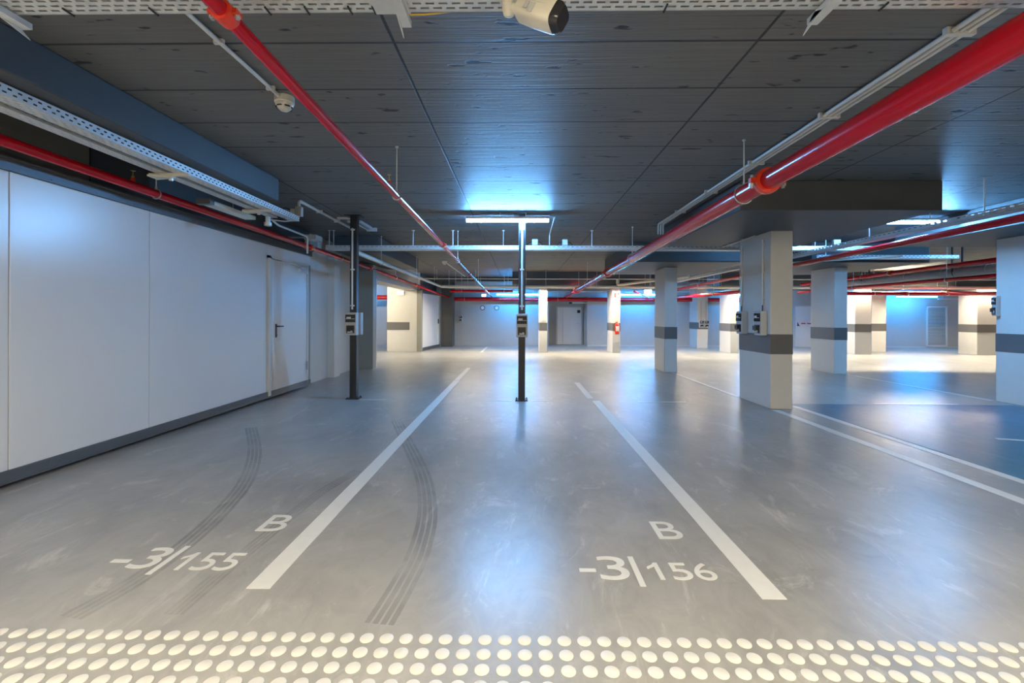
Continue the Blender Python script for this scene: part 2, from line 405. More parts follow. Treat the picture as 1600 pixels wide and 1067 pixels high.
# ============================================================ LEFT SLIDING FIRE DOOR (with wicket door)
XD = -3.98
D1 = sthing('door_1', (XD, 2.0, 0))
seams = [-3.9, -2.4, -1.0, 0.4, 1.95, 3.49, 4.84, 7.12]
for a, c in zip(seams[:-1], seams[1:]):
    bevel(part('door_panel', MB().box(XD - 0.08, XD, a + 0.004, c - 0.004, 0.13, 2.46), 'panel', D1), 0.003)
part('panel_joint', MB().box(XD - 0.075, XD - 0.012, -3.9, 7.12, 0.14, 2.45), 'jamb', D1)
part('overhead_panel', MB().box(XD - 0.08, XD, 7.12, 8.6, 2.29, 2.46), 'panel', D1)
part('leading_edge', MB().box(XD - 0.08, XD + 0.01, 8.50, 8.6, 0.06, 2.29), 'jamb', D1)
b = MB().box(XD - 0.09, XD + 0.035, -3.9, 8.62, 2.46, 2.55).box(XD - 0.09, XD + 0.06, -3.9, 8.62, 2.545, 2.56)
for k in range(30):
    y = -3.6 + k * 0.41; b.cyl((XD + 0.034, y, 2.48), (XD + 0.040, y, 2.48), 0.007, 8)
part('top_rail', b, 'rail', D1)
b = MB().box(XD - 0.09, XD + 0.02, -3.9, 8.6, 0.035, 0.13).box(XD - 0.02, XD + 0.03, -3.9, 8.6, 0.035, 0.05)
for k in range(30):
    y = -3.6 + k * 0.41; b.cyl((XD + 0.02, y, 0.115), (XD + 0.026, y, 0.115), 0.007, 8)
part('bottom_rail', b, 'rail', D1)
wk = part('wicket_door', MB().box(XD - 0.06, XD + 0.012, 7.24, 8.44, 0.10, 2.24), 'panel', D1)
bevel(wk, 0.004)
part('wicket_frame', MB().box(XD - 0.07, XD + 0.03, 7.13, 7.2, 0.06, 2.29).box(XD - 0.07, XD + 0.03, 7.13, 8.5, 2.25, 2.29).box(XD - 0.07, XD + 0.02, 8.45, 8.5, 0.06, 2.29), 'white', D1)
hb = MB().box(XD + 0.012, XD + 0.022, 7.35, 7.39, 0.98, 1.20)
hb.prof(route([(XD + 0.02, 7.37, 1.16), (XD + 0.065, 7.37, 1.16), (XD + 0.065, 7.50, 1.16)], 0.02), 0.011, 10)
hb.cyl((XD + 0.02, 7.37, 1.02), (XD + 0.032, 7.37, 1.02), 0.012, 10)
part('door_handle', hb, 'blackp', wk)
part('door_closer', MB().box(XD + 0.012, XD + 0.06, 8.12, 8.36, 2.12, 2.18).prof([(XD + 0.05, 8.2, 2.19), (XD + 0.1, 7.95, 2.21), (XD + 0.06, 7.75, 2.235)], 0.008, 8).box(XD + 0.03, XD + 0.06, 7.45, 8.3, 2.225, 2.245), 'galv', wk)
for z in (0.33, 1.95):
    part('hinge', MB().cyl((XD + 0.03, 8.44, z), (XD + 0.03, 8.44, z + 0.16), 0.014, 10), 'galv', wk)

# far sliding door beyond the opening
D2 = sthing('door_2', (-3.6, 18.4, 0))
b = MB(); b.prism([(-3.68, 17.1), (-3.40, 19.45), (-3.46, 19.46), (-3.74, 17.11)], 0.12, 2.18)
part('door_panel', b, 'panel', D2)
b = MB(); b.prism([(-3.67, 17.09), (-3.39, 19.45), (-3.47, 19.46), (-3.75, 17.11)], 0.02, 0.12)
part('bottom_rail', b, 'rail', D2)
b = MB(); b.prism([(-3.66, 17.09), (-3.38, 19.45), (-3.47, 19.46), (-3.75, 17.11)], 2.18, 2.30)
part('top_rail', b, 'rail', D2)
part('edge_strip', MB().box(-3.46, -3.40, 19.1, 19.16, 0.12, 2.18), 'white', D2)
part('door_handle', MB().box(-3.40, -3.36, 19.02, 19.06, 1.0, 1.2), 'blackp', D2)

# double door in the recess of the back wall
D3 = sthing('door_3', (2.4, YF + 1.08, 0))
yd = YF + 1.10
part('frame', MB().box(1.74, 1.80, yd - 0.08, yd, 0, 1.80).box(2.90, 2.96, yd - 0.08, yd, 0, 1.80).box(1.74, 2.96, yd - 0.08, yd, 1.74, 1.80), 'boxgrey', D3)
part('door_leaf', MB().box(1.80, 2.05, yd - 0.05, yd, 0.01, 1.74), 'panel', D3)
lf = part('door_leaf', MB().box(2.06, 2.90, yd - 0.055, yd, 0.01, 1.74), 'panel', D3)
part('door_handle', MB().cyl((2.82, yd - 0.06, 1.0), (2.82, yd - 0.10, 1.0), 0.012, 8).cyl((2.82, yd - 0.10, 1.0), (2.70, yd - 0.10, 1.0), 0.012, 8), 'galv', lf)
solo('door_sign', MB().box(2.72, 2.86, yd - 0.075, yd - 0.056, 1.48, 1.62), 'blackp', 'small square black sign on the far recessed grey door', 'sign')
# louvred door in the right-hand back wall
D4 = sthing('door_4', (18.3, YF - 0.02, 0))
part('frame', MB().box(17.9, 17.96, YF - 0.04, YF, 0.05, 1.82).box(18.74, 18.80, YF - 0.04, YF, 0.05, 1.82).box(17.9, 18.8, YF - 0.04, YF, 1.76, 1.82).box(17.9, 18.8, YF - 0.04, YF, 0.05, 0.12), 'white', D4)
b = MB()
for k in range(26):
    z = 0.16 + k * 0.062
    b.obox((18.35, YF - 0.02, z), (0.39, 0, 0), (0, 0.018, 0.010), (0, -0.001, 0.003))
part('louvre', b, 'panel', D4)
struct('trim_12', MB().box(17.96, 18.74, YF - 0.006, YF - 0.001, 0.12, 1.76), 'jamb')
# door behind the near column, half seen
D5 = sthing('door_5', (12.5, YF - 0.02, 0))
part('frame', MB().box(12.12, 12.18, YF - 0.04, YF, 0, 1.85).box(13.2, 13.26, YF - 0.04, YF, 0, 1.85).box(12.12, 13.26, YF - 0.04, YF, 1.79, 1.85), 'boxgrey', D5)
part('door_leaf', MB().box(12.18, 13.2, YF - 0.03, YF, 0.01, 1.79), 'panel', D5)
s5 = thing('door_sign', 'dark door sign with a small black wedge mark, on the back wall between two columns', 'sign', (12.55, YF - 0.035, 1.0))
part('sign_mark', MB().prism([(12.26, YF - 0.034), (12.38, YF - 0.034), (12.38, YF - 0.031), (12.26, YF - 0.031)], 0.93, 0.96).add(
    [(12.27, YF - 0.036, 0.95), (12.36, YF - 0.036, 0.95), (12.28, YF - 0.036, 1.12), (12.27, YF - 0.031, 0.95), (12.36, YF - 0.031, 0.95), (12.28, YF - 0.031, 1.12)],
    [(0, 1, 2), (5, 4, 3), (0, 3, 4, 1), (1, 4, 5, 2), (2, 5, 3, 0)]), 'blackp', s5)
for x0, x1 in ((12.44, 12.63), (12.70, 12.9)):
    part('sign_word', MB().box(x0, x1, YF - 0.036, YF - 0.031, 1.02, 1.07), 'redsign', s5)

# ============================================================ FLOOR MARKINGS
def mark(x0, x1, y0, y1, label, z=0.003, name='painted_line', cat='floor marking', group=None):
    return solo(name, MB().box(x0, x1, y0, y1, 0.0004, z), 'line', label, cat, group)
mark(-1.34, -1.222, 2.222, 9.4, 'left one of the two wide white bay lines in the foreground')
mark(-1.34, -1.24, 9.45, 11.7, 'faint far stretch of the left white bay line, behind the posts')
mark(1.165, 1.283, 2.19, 7.25, 'right one of the two wide white bay lines in the foreground')
mark(1.12, 1.22, 7.45, 9.2, 'short faint stretch of white line behind the right bay line')
mark(-1.42, -1.33, 16.6, 19.6, 'white line at the far back, under the two round wall vents')
mark(3.64, 3.75, 1.5, 6.62, 'white line running to the foot of the column with socket boxes')
mark(3.63, 3.71, 7.66, 10.95, 'faint white line between the two columns left of centre-right')
mark(7.62, 7.70, 7.5, 10.8, 'faint white line between the blue-lit column and the one behind it')
mark(4.09, 4.19, 1.5, 6.9, 'white line along the edge of the blue floor paint')
mark(-2.54, -2.12, 7.20, 7.25, 'short white tick on the floor right of the left black post')
mark(-0.54, -0.11, 7.19, 7.24, 'short white tick on the floor just left of the central black post')
mark(0.2, 0.50, 7.19, 7.24, 'short worn white tick on the floor just right of the central black post')
mark(1.87, 2.63, 7.16, 7.22, 'longer white tick on the floor between right bay line and the near column')
mark(5.5, 6.8, 7.12, 7.17, 'white tick across the back of the blue painted bay')
solo('bay_floor_paint', MB().box(4.20, 7.6, 1.5, 7.10, 0.0003, 0.0022), 'teal', 'blue painted floor of the bay right of the double white lines', 'floor marking')
# wheelchair symbol seen at its left edge
def ribbon(pts, wd, z0, z1):
    mb = MB(); pts = [Vector((p[0], p[1], 0)) for p in pts]; L_ = []; R_ = []
    for i, p in enumerate(pts):
        t = (pts[min(i + 1, len(pts) - 1)] - pts[max(i - 1, 0)]).normalized(); nrm = Vector((-t.y, t.x, 0))
        L_.append(p + nrm * wd / 2); R_.append(p - nrm * wd / 2)
    n = len(pts)
    vs = [(q.x, q.y, z) for z in (z0, z1) for q in L_ + R_]
    fs = []
    for i in range(n - 1):
        fs += [(i, i + 1, n + i + 1, n + i), (2 * n + i, 3 * n + i, 3 * n + i + 1, 2 * n + i + 1),
               (i, 2 * n + i, 2 * n + i + 1, i + 1), (n + i, n + i + 1, 3 * n + i + 1, 3 * n + i)]
    fs += [(0, n, 3 * n, 2 * n), (n - 1, 3 * n - 1, 4 * n - 1, 2 * n - 1)]
    return mb.add(vs, fs)
ws = thing('wheelchair_symbol', 'white wheelchair symbol on the blue floor, cut by the right edge', 'floor marking', (5.6, 4.6, 0.0025))
arc = [(5.92 + 0.5 * math.cos(a), 4.52 + 0.5 * math.sin(a)) for a in [math.radians(100 + i * 12) for i in range(22)]]
part('wheel_arc', ribbon(arc, 0.09, 0.0023, 0.0045), 'line', ws)
part('seated_figure', ribbon([(5.30, 5.13), (5.44, 5.10), (5.58, 5.04), (5.9, 4.95), (6.3, 4.9), (6.55, 4.4)], 0.055, 0.0023, 0.0045), 'line', ws)
part('figure_head', MB().cyl((6.1, 5.3, 0.0023), (6.1, 5.3, 0.0045), 0.09, 20), 'line', ws)

def text_mb(s, x0, x1, y0, y1, z0=0.0005, z1=0.003, mode='floor', yy=0, bold=0.0):
    cu = bpy.data.curves.new('t', 'FONT'); cu.body = s; cu.size = 1; cu.extrude = 0.5; cu.offset = bold
    ob = bpy.data.objects.new('t', cu); COL.objects.link(ob)
    dg = bpy.context.evaluated_depsgraph_get(); me = bpy.data.meshes.new_from_object(ob.evaluated_get(dg))
    vs = [v.co.copy() for v in me.vertices]; fs = [tuple(p.vertices) for p in me.polygons]
    bpy.data.objects.remove(ob); bpy.data.curves.remove(cu); bpy.data.meshes.remove(me)
    a0 = min(v.x for v in vs); a1 = max(v.x for v in vs); b0 = min(v.y for v in vs); b1 = max(v.y for v in vs)
    out = []
    for v in vs:
        p = (v.x - a0) / (a1 - a0) * (x1 - x0) + x0; q = (v.y - b0) / (b1 - b0) * (y1 - y0) + y0
        d = z0 if v.z < 0 else z1
        out.append((p, q, d) if mode == 'floor' else (p, yy - d, q))
    return MB().add(out, fs)
solo('bay_letter', text_mb('B', -1.645, -1.48, 2.815, 3.04), 'line', 'white letter B painted left of the left bay line', 'floor marking')
solo('bay_letter', text_mb('B', 0.855, 1.015, 2.77, 3.0), 'line', 'white letter B painted left of the right bay line', 'floor marking')
def one_mb(x0, x1, y0, y1):
    w_ = x1 - x0; h_ = y1 - y0
    pts = [(x0 + w_ * 0.62, y0), (x1, y0), (x1, y1), (x0 + w_ * 0.70, y1), (x0 + w_ * 0.45, y1 - h_ * 0.14), (x0, y1 - h_ * 0.26), (x0, y1 - h_ * 0.40), (x0 + w_ * 0.62, y1 - h_ * 0.24)]
    return MB().prism(pts, 0.0005, 0.003)
def number(x, d3, dbar, dnum, txt, label):
    t = thing('bay_number', label, 'floor marking', (x, 2.45, 0.0005))
    part('minus_sign', MB().box(*d3[0], 0.0005, 0.003), 'line', t)
    part('numeral', text_mb('3', *d3[1]), 'line', t)
    part('separator_bar', MB().box(*dbar, 0.0005, 0.003), 'line', t)
    x0, x1, y0, y1 = dnum; w_ = (x1 - x0)
    part('numeral', one_mb(x0, x0 + w_ * 0.19, y0, y1), 'line', t)
    part('numeral', text_mb(txt[1], x0 + w_ * 0.33, x0 + w_ * 0.64, y0, y1), 'line', t)
    part('numeral', text_mb(txt[2], x0 + w_ * 0.69, x1, y0, y1), 'line', t)
number(-1.87, ((-2.22, -2.12, 2.44, 2.47), (-2.10, -1.955, 2.385, 2.60)), (-1.935, -1.905, 2.33, 2.62), (-1.86, -1.52, 2.375, 2.55), '155', 'left bay number painted on the floor, ending in two fives')
number(0.68, ((0.325, 0.412, 2.405, 2.435), (0.428, 0.585, 2.335, 2.56)), (0.61, 0.64, 2.28, 2.56), (0.69, 1.035, 2.34, 2.50), '156', 'right bay number painted on the floor, ending in a five and a six')

# tactile studs: four rows across the foreground
dome = MB()
nn = 20
rings_ = [(0.0290, 0.0), (0.0285, 0.0025), (0.0255, 0.004)]
for r_, z_ in rings_:
    for j in range(nn): dome.v.append(Vector((r_ * math.cos(2 * math.pi * j / nn), r_ * math.sin(2 * math.pi * j / nn), z_)))
for i in range(2):
    for j in range(nn): dome.f.append((i * nn + j, i * nn + (j + 1) % nn, (i + 1) * nn + (j + 1) % nn, (i + 1) * nn + j))
dome.f.append(tuple(2 * nn + j for j in range(nn)))
stud0 = link('tactile_stud', dome, 'dot', Vector((0, 0, 0)))
rows = [(1.891, -2.32, 2.30, 'round ivory tactile stud in the row farthest from the viewer', 'tactile studs, far row'),
        (1.811, -2.22, 2.20, 'round ivory tactile stud in the second row of studs from the bay numbers', 'tactile studs, second row'),
        (1.731, -2.14, 2.12, 'round ivory tactile stud in the third row of studs from the bay numbers', 'tactile studs, third row'),
        (1.651, -2.06, 0.15, 'round ivory tactile stud in the nearest row, cut by the photo bottom', 'tactile studs, nearest row')]
first = True
for y, a, c, lab, g in rows:
    k = math.ceil((a - 0.028) / 0.0823)
    while 0.028 + k * 0.0823 <= c:
        o = stud0 if first else stud0.copy()
        if not first: COL.objects.link(o)
        first = False
        o.location = (0.028 + k * 0.0823, y, 0.0003); tag(o, lab, 'tactile stud', g); k += 1

# tyre marks
def tyre_mat():
    mt, nt, b = new_mat('tyre rubber trace'); N = nt.nodes.new; L = nt.links.new
    b.inputs['Base Color'].default_value = (0.10, 0.10, 0.10, 1); b.inputs['Roughness'].default_value = 0.5
    n = N('ShaderNodeTexNoise'); n.inputs['Scale'].default_value = 2.5; n.inputs['Detail'].default_value = 8
    tc = N('ShaderNodeTexCoord'); L(tc.outputs['Object'], n.inputs['Vector'])
    r = N('ShaderNodeMapRange'); r.inputs[1].default_value = 0.3; r.inputs[2].default_value = 0.7; r.inputs[3].default_value = 0.0; r.inputs[4].default_value = 0.12
    L(n.outputs['Fac'], r.inputs[0]); L(r.outputs[0], b.inputs['Alpha'])
    return mt
M['tyre'] = tyre_mat()
def spline(pts, n=8):
    out = []
    for i in range(len(pts) - 1):
        p0 = Vector(pts[max(i - 1, 0)]); p1 = Vector(pts[i]); p2 = Vector(pts[i + 1]); p3 = Vector(pts[min(i + 2, len(pts) - 1)])
        for k in range(n):
            t = k / n
            out.append(0.5 * ((2 * p1) + (p2 - p0) * t + (2 * p0 - 5 * p1 + 4 * p2 - p3) * t * t + (3 * p1 - p0 - 3 * p2 + p3) * t ** 3))
    return out + [Vector(pts[-1])]
def tyre(px, label, wd):
    c = spline([tuple(atz(u, v, 0).xy) + (0,) for u, v in px])
    mb = MB()
    for k in range(4):
        off = (k - 1.5) * wd * 1.4; pts = []
        for i, p in enumerate(c):
            t = (c[min(i + 1, len(c) - 1)] - c[max(i - 1, 0)]).normalized()
            pts.append((p.x - t.y * off, p.y + t.x * off))
        r = ribbon(pts, wd, 0.0002, 0.00028); mb.add(r.v, r.f)
    solo('tyre_mark', mb, 'tyre', label, 'tyre mark')
tyre([(618, 655), (640, 698), (661, 745), (668, 800), (655, 860), (628, 915), (592, 975)], 'dark curved tyre mark crossing the left bay line', 0.026)
tyre([(392, 668), (398, 705), (385, 750), (345, 800), (290, 850), (215, 905), (110, 965)], 'faint dark tyre mark through the left bay number', 0.024)
tyre([(560, 735), (500, 770), (425, 830), (352, 890), (270, 960)], 'faint straight tyre mark between letter B and the left bay line', 0.018)

# ============================================================ BLACK POSTS
def elec_box(parent, c, face, wd=0.18, hh=0.36, dp=0.11):
    """two-gang socket box; face = outward horizontal direction; c = middle of its back"""
    f = Vector(face); s_ = Vector((-f.y, f.x, 0)) ; up = Vector((0, 0, 1)); c = Vector(c)
    body = part('enclosure', MB().obox(c + f * dp / 2, s_ * wd / 2, f * dp / 2, up * hh / 2), 'boxgrey', parent); bevel(body, 0.006)
    w1 = MB().obox(c + f * (dp + 0.006) + up * hh * 0.24, s_ * wd * 0.43, f * 0.008, up * hh * 0.17)
    part('breaker_window', w1, 'darkwin', body, 'smoked breaker cover')
    m1 = MB()
    for k in range(3): m1.obox(c + f * (dp + 0.015) + up * hh * 0.27 + s_ * wd * (-0.26 + 0.13 * k), s_ * 0.009, f * 0.003, up * 0.014)
    m1.obox(c + f * (dp + 0.015) + up * hh * 0.22, s_ * wd * 0.4, f * 0.002, up * 0.003)
    part('breaker', m1, 'white', body)
    w2 = MB().obox(c + f * (dp + 0.006) - up * hh * 0.24, s_ * wd * 0.34, f * 0.01, up * hh * 0.17)
    part('socket_cover', w2, 'blackp', body, 'black socket with flap')
    part('socket_flap', MB().obox(c + f * (dp + 0.03) - up * hh * 0.20, s_ * wd * 0.26, f * 0.02, up * hh * 0.09), 'blackp', body)
    part('latch', MB().obox(c + f * (dp + 0.022) - up * hh * 0.36, s_ * wd * 0.22, f * 0.006, up * 0.010).obox(c + f * (dp + 0.022) - up * hh * 0.30 + s_ * wd * 0.12, s_ * 0.012, f * 0.006, up * 0.025), 'white', body)
    return body
def post(x, y, label, first_):
    t = thing('black_steel_post', label, 'post', (x, y, 0))
    bevel(part('shaft', MB().box(x - 0.054, x + 0.054, y, y + 0.10, 0.012, H), 'black', t), 0.004)
    b = MB().box(x - 0.10, x + 0.10, y - 0.05, y + 0.15, 0, 0.012)
    for sx in (-0.08, 0.08):
        for sy in (-0.03, 0.13): b.cyl((x + sx, y + sy, 0.012), (x + sx, y + sy, 0.03), 0.012, 8)
    part('base_plate', b, 'black', t)
    part('top_plate', MB().box(x - 0.13, x + 0.13, y - 0.06, y + 0.16, H - 0.012, H), 'black', t)
    cx = x - 0.010 if first_ else x
    zt = 2.74 if first_ else 2.79
    cdt = MB().cyl((cx, y - 0.018, 1.44), (cx, y - 0.018, zt), 0.015, 12)
    part('cable_conduit', cdt, 'pvc', t, 'thin white conduit up the front of the post')
    for z in (2.72, 2.08, 1.50):
        part('conduit_clip', MB().box(cx - 0.034, cx + 0.034, y - 0.008, y, z - 0.012, z + 0.012).box(cx - 0.02, cx + 0.02, y - 0.038, y - 0.008, z - 0.010, z + 0.010), 'pvc', t)
    part('cable', MB().cyl((cx, y - 0.018, 1.39), (cx, y - 0.018, 1.45), 0.007, 8), 'blackrub', t)
    return t
p1 = post(-2.665, 7.27, 'left black steel post with a white conduit, near the white wicket door', True)
p2 = post(0.045, 7.22, 'central black steel post standing under the bright tube light', False)
def socket_unit(c, face, label, **k):
    t = thing('socket_box', label, 'socket box', (c[0], c[1], c[2] - k.get('hh', 0.36) / 2)); elec_box(t, c, face, **k); return t
socket_unit((-2.665, 7.268, 1.21), (0, -1, 0), 'grey two-part socket box on the front of the left black post')
socket_unit((-2.665, 7.372, 1.21), (0, 1, 0), 'grey socket box on the rear of the left black post, seen edge-on')
socket_unit((0.045, 7.218, 1.195), (0, -1, 0), 'grey two-part socket box on the front of the central black post')
socket_unit((0.045, 7.322, 1.195), (0, 1, 0), 'grey socket box hidden behind the one on the central black post')
socket_unit((3.663, 7.43, 1.25), (-1, 0, 0), 'grey socket box on the near column, farther one of the pair', dp=0.10)
socket_unit((3.663, 6.86, 1.25), (-1, 0, 0), 'grey socket box on the near column, nearer one of the pair', dp=0.10)
socket_unit((7.70, 19.398, 1.02), (0, -1, 0), 'small grey socket box on the back pilaster, left of the pair', hh=0.32)
socket_unit((7.91, 19.398, 1.02), (0, -1, 0), 'small grey socket box on the back pilaster, right of the pair', hh=0.32)
socket_unit((-2.60, YF - 0.002, 1.20), (0, -1, 0), 'small dark socket box on the back wall beside the far dark pier', wd=0.16, hh=0.3)
socket_unit((20.05, YF - 0.002, 1.15), (0, -1, 0), 'dark socket box on the back wall between louvred door and beige column', wd=0.2, hh=0.36)
socket_unit((7.678, 7.41, 1.53), (-1, 0, 0), 'blue-lit socket box on the side of the right-hand column', hh=0.32, wd=0.07, dp=0.07)

# conduits serving the column boxes
def conduit(pts, label, r=0.013, mat='pvc', clips=(), name='cable_conduit', cat='conduit', rad=0.06, group=None):
    t = thing(name, label, cat, pts[0], group)
    part('tube', MB().prof(route(pts, rad) if len(pts) > 2 else pts, r, 12), mat, t)
    for c in clips:
        c = Vector(c); part('clip', MB().obox(c, (r * 2.2, 0, 0), (0, 0.010, 0), (0, 0, r * 1.15)), mat, t)
    return t
def vconduit(x, y, z0, z1, label, r=0.015):
    t = thing('cable_conduit', label, 'conduit', (x, y, z0))
    part('tube', MB().cyl((x, y, z0), (x, y, z1), r, 12), 'pvc', t)
    for z in (z0 + (z1 - z0) * q for q in (0.1, 0.5, 0.93)):
        part('clip', MB().box(x - 0.018, x + 0.016, y - 0.032, y + 0.032, z - 0.01, z + 0.01), 'pvc', t)
    part('cable', MB().cyl((x, y, z0 - 0.09), (x, y, z0 + 0.01), 0.008, 8), 'blackrub', t)
vconduit(3.648, 6.88, 1.52, 2.50, 'vertical white conduit on the near column, above its nearer socket box')
vconduit(3.648, 7.52, 1.52, 2.50, 'vertical white conduit on the near column, above its farther socket box')
conduit([(3.62, 7.05, 2.585), (3.62, 8.15, 2.585)], 'white conduit under the dropped slab beside the near column', 0.016, clips=[(3.62, 7.4, 2.585), (3.62, 7.9, 2.585)])
# ceiling conduits by the big red pipe
for k, nm in enumerate(('outer left', 'middle', 'right-hand')):
    x = 2.385 + k * 0.042
    conduit([(x, 1.0, H - 0.022), (x, 7.85 + 0.0 * k, H - 0.022), (x, 7.85, H - 0.20)], f'{nm} one of three white ceiling conduits beside the big red pipe', 0.014, rad=0.05)
t = thing('conduit_clip', 'white saddle clip holding the three ceiling conduits, nearest the viewer', 'clip', (2.43, 2.55, H - 0.04))
part('saddle', MB().box(2.35, 2.51, 2.54, 2.57, H - 0.042, H), 'pvc', t)
for q, (y, d) in enumerate(((3.6, 'second nearest the viewer'), (4.7, 'third from the viewer'), (5.8, 'fourth from the viewer'), (6.9, 'farthest from the viewer'))):
    solo('conduit_clip', MB().box(2.35, 2.51, y, y + 0.03, H - 0.042, H), 'pvc', f'white saddle clip holding the three ceiling conduits, {d}', 'clip')
# conduit from tray end to left post
conduit([(-3.05, 6.25, 2.80), (-3.05, 6.25, H - 0.02), (-3.06, 8.2, H - 0.02)], 'white conduit on the ceiling running to the left black post', 0.022, clips=[(-3.05, 6.9, H - 0.02), (-3.06, 7.6, H - 0.02)], rad=0.05)
# unlit batten & struts at head of left post
lb = thing('channel_bracket', 'pale steel channel fixed to the ceiling right behind the left post', 'bracket', (-2.56, 8.0, H - 0.08))
part('channel', MB().box(-2.79, -2.75, 7.6, 8.35, H - 0.05, H - 0.01).box(-2.69, -2.66, 7.6, 8.2, H - 0.05, H - 0.01), 'zinc_steel', lb)
part('cross_piece', MB().box(-2.80, -2.62, 8.3, 8.35, H - 0.06, H), 'zinc_steel', lb)
lb = thing('channel_bracket', 'pale steel strut on the ceiling left of the head of the left post', 'bracket', (-2.9, 7.4, H - 0.03))
part('channel', MB().box(-2.98, -2.75, 7.39, 7.42, H - 0.035, H).box(-2.9, -2.74, 7.62, 7.66, H - 0.035, H), 'zinc_steel', lb)

# ============================================================ RED SPRINKLER PIPES
def pipe_point(P, y):
    for a, b_ in zip(P[:-1], P[1:]):
        if a[1] <= y <= b_[1]:
            t = (y - a[1]) / (b_[1] - a[1]); return Vector(a).lerp(Vector(b_), t)
    return Vector(P[-1])
def coupling(t, c, d, r, big=True):
    c = Vector(c); d = Vector(d).normalized()
    b = MB().prof([c - d * 0.035, c - d * 0.034, c - d * 0.012, c + d * 0.012, c + d * 0.034, c + d * 0.035], [r * 1.1, r * 1.32, r * 1.38, r * 1.38, r * 1.32, r * 1.1], 24)
    side = d.cross(Vector((0, 0, 1))).normalized()
    for s_ in (-1, 1):
        b.obox(c + side * s_ * r * 1.55, side * r * 0.30, d * 0.022, Vector((0, 0, 1)) * r * 0.28)
    o = part('coupling', b, 'redfit', t, 'orange-red grooved coupling')
    b = MB()
    for s_ in (-1, 1):
        q = c + side * s_ * r * 1.62
        b.cyl(q + Vector((0, 0, -r * 0.75)), q + Vector((0, 0, r * 0.6)), r * 0.14 + 0.003, 8)
        b.cyl(q + Vector((0, 0, -r * 0.55)), q + Vector((0, 0, -r * 0.28)), r * 0.24 + 0.004, 6)
    part('bolt', b, 'galv', o)
def hanger(t, c, r, rod_top=H, axis=(0, 1, 0)):
    c = Vector(c)
    h = part('hanger_ring', MB().ring(c, axis, r + 0.006, 0.006, 28, 6).cyl(c + Vector((0, 0, r)), c + Vector((0, 0, r + 0.035)), 0.010, 8), 'galv', t)
    part('hanger_rod', MB().cyl(c + Vector((0, 0, r + 0.02)), (c.x, c.y, rod_top), 0.006, 8).cyl((c.x, c.y, rod_top - 0.012), (c.x, c.y, rod_top), 0.016, 8), 'zinc_steel', h)
PA = [(-1.165, -4.0, 2.67), (-1.165, 20.0, 2.12)]
PB = [(2.03, -4.0, 2.60), (2.03, 19.92, 2.17)]
PC = [(-3.70, -4.0, 2.64), (-3.70, 3.24, 2.59), (-3.70, 12.0, 2.50), (-3.56, 16.0, 2.38), (-3.0, 19.92, 2.11)]
def red_pipe(P, r, label, coup, hang, rods=H):
    t = thing('sprinkler_pipe', label, 'pipe', P[0])
    part('tube', MB().prof(P, r, 28), 'red', t)
    d = (Vector(P[-1]) - Vector(P[0])).normalized()
    for y in coup: coupling(t, pipe_point(P, y), d, r)
    for y in hang: hanger(t, pipe_point(P, y), r)
    return t
ta = red_pipe(PA, 0.031, 'red sprinkler pipe running away from top left of centre to the back', (1.78, 6.9, 10.6, 15.2), (4.3, 8.6, 13.0))
for y in (4.05,):
    c = pipe_point(PA, y); s_ = part('sprinkler_outlet', MB().cyl(c + Vector((0, 0, 0.03)), c + Vector((0, 0, 0.06)), 0.016, 10), 'redfit', ta)
    part('sprinkler_head', MB().prof([c + Vector((0, 0, 0.06)), c + Vector((0, 0, 0.08)), c + Vector((0, 0, 0.081)), c + Vector((0, 0, 0.10)), c + Vector((0, 0, 0.115)), c + Vector((0, 0, 0.118))], [0.010, 0.010, 0.005, 0.004, 0.004, 0.018], 10), 'brass', s_)
tb = red_pipe(PB, 0.078, 'big red sprinkler main running from top right of the photo to the back', (3.76, 10.4, 16.0), (4.15, 8.2, 13.6))
tc_ = red_pipe(PC, 0.042, 'red sprinkler pipe along the left wall above the sliding door', (8.0, 11.2, 15.6), (4.58, 9.4, 13.4))
c = pipe_point(PC, 4.30)
s_ = part('sprinkler_outlet', MB().cyl(c + Vector((0, 0, 0.03)), c + Vector((0, 0, 0.075)), 0.018, 10), 'redfit', tc_)
part('sprinkler_head', MB().prof([c + Vector((0, 0, 0.075)), c + Vector((0, 0, 0.095)), c + Vector((0, 0, 0.096)), c + Vector((0, 0, 0.12)), c + Vector((0, 0, 0.14)), c + Vector((0, 0, 0.143))], [0.012, 0.012, 0.006, 0.005, 0.005, 0.022], 10), 'brass', s_)
# back main and side pipes
def cross_pipe(x0, x1, y, z, r, mat, label, rods, name='sprinkler_pipe', cp=()):
    t = thing(name, label, 'pipe', (x0, y, z)); part('tube', MB().cyl((x0, y, z), (x1, y, z), r, 20), mat, t)
    for x in rods: hanger(t, (x, y, z), r, axis=(1, 0, 0))
    for x in cp: coupling(t, (x, y, z), (1, 0, 0), r)
    return t
cross_pipe(-2.85, 10.8, 20.02, 2.07, 0.085, 'red', 'thick dark red main across the top of the back wall', (-2.4, 0.2, 1.7, 4.0, 6.2, 9.3))
cross_pipe(10.6, 21.0, 15.85, 2.15, 0.062, 'red', 'bright red pipe across the far aisle, right half of the photo', (12.2, 14.7, 17.2), cp=(13.3,))
cross_pipe(-8.9, -4.2, 18.6, 2.08, 0.09, 'red', 'dark red main seen through the opening in the left wall', (-7.5, -5.9))
cross_pipe(-2.75, -0.25, 18.2, 2.33, 0.05, 'red', 'short dark red pipe behind the cream pipe, left of the central post', (-2.3, -0.6))
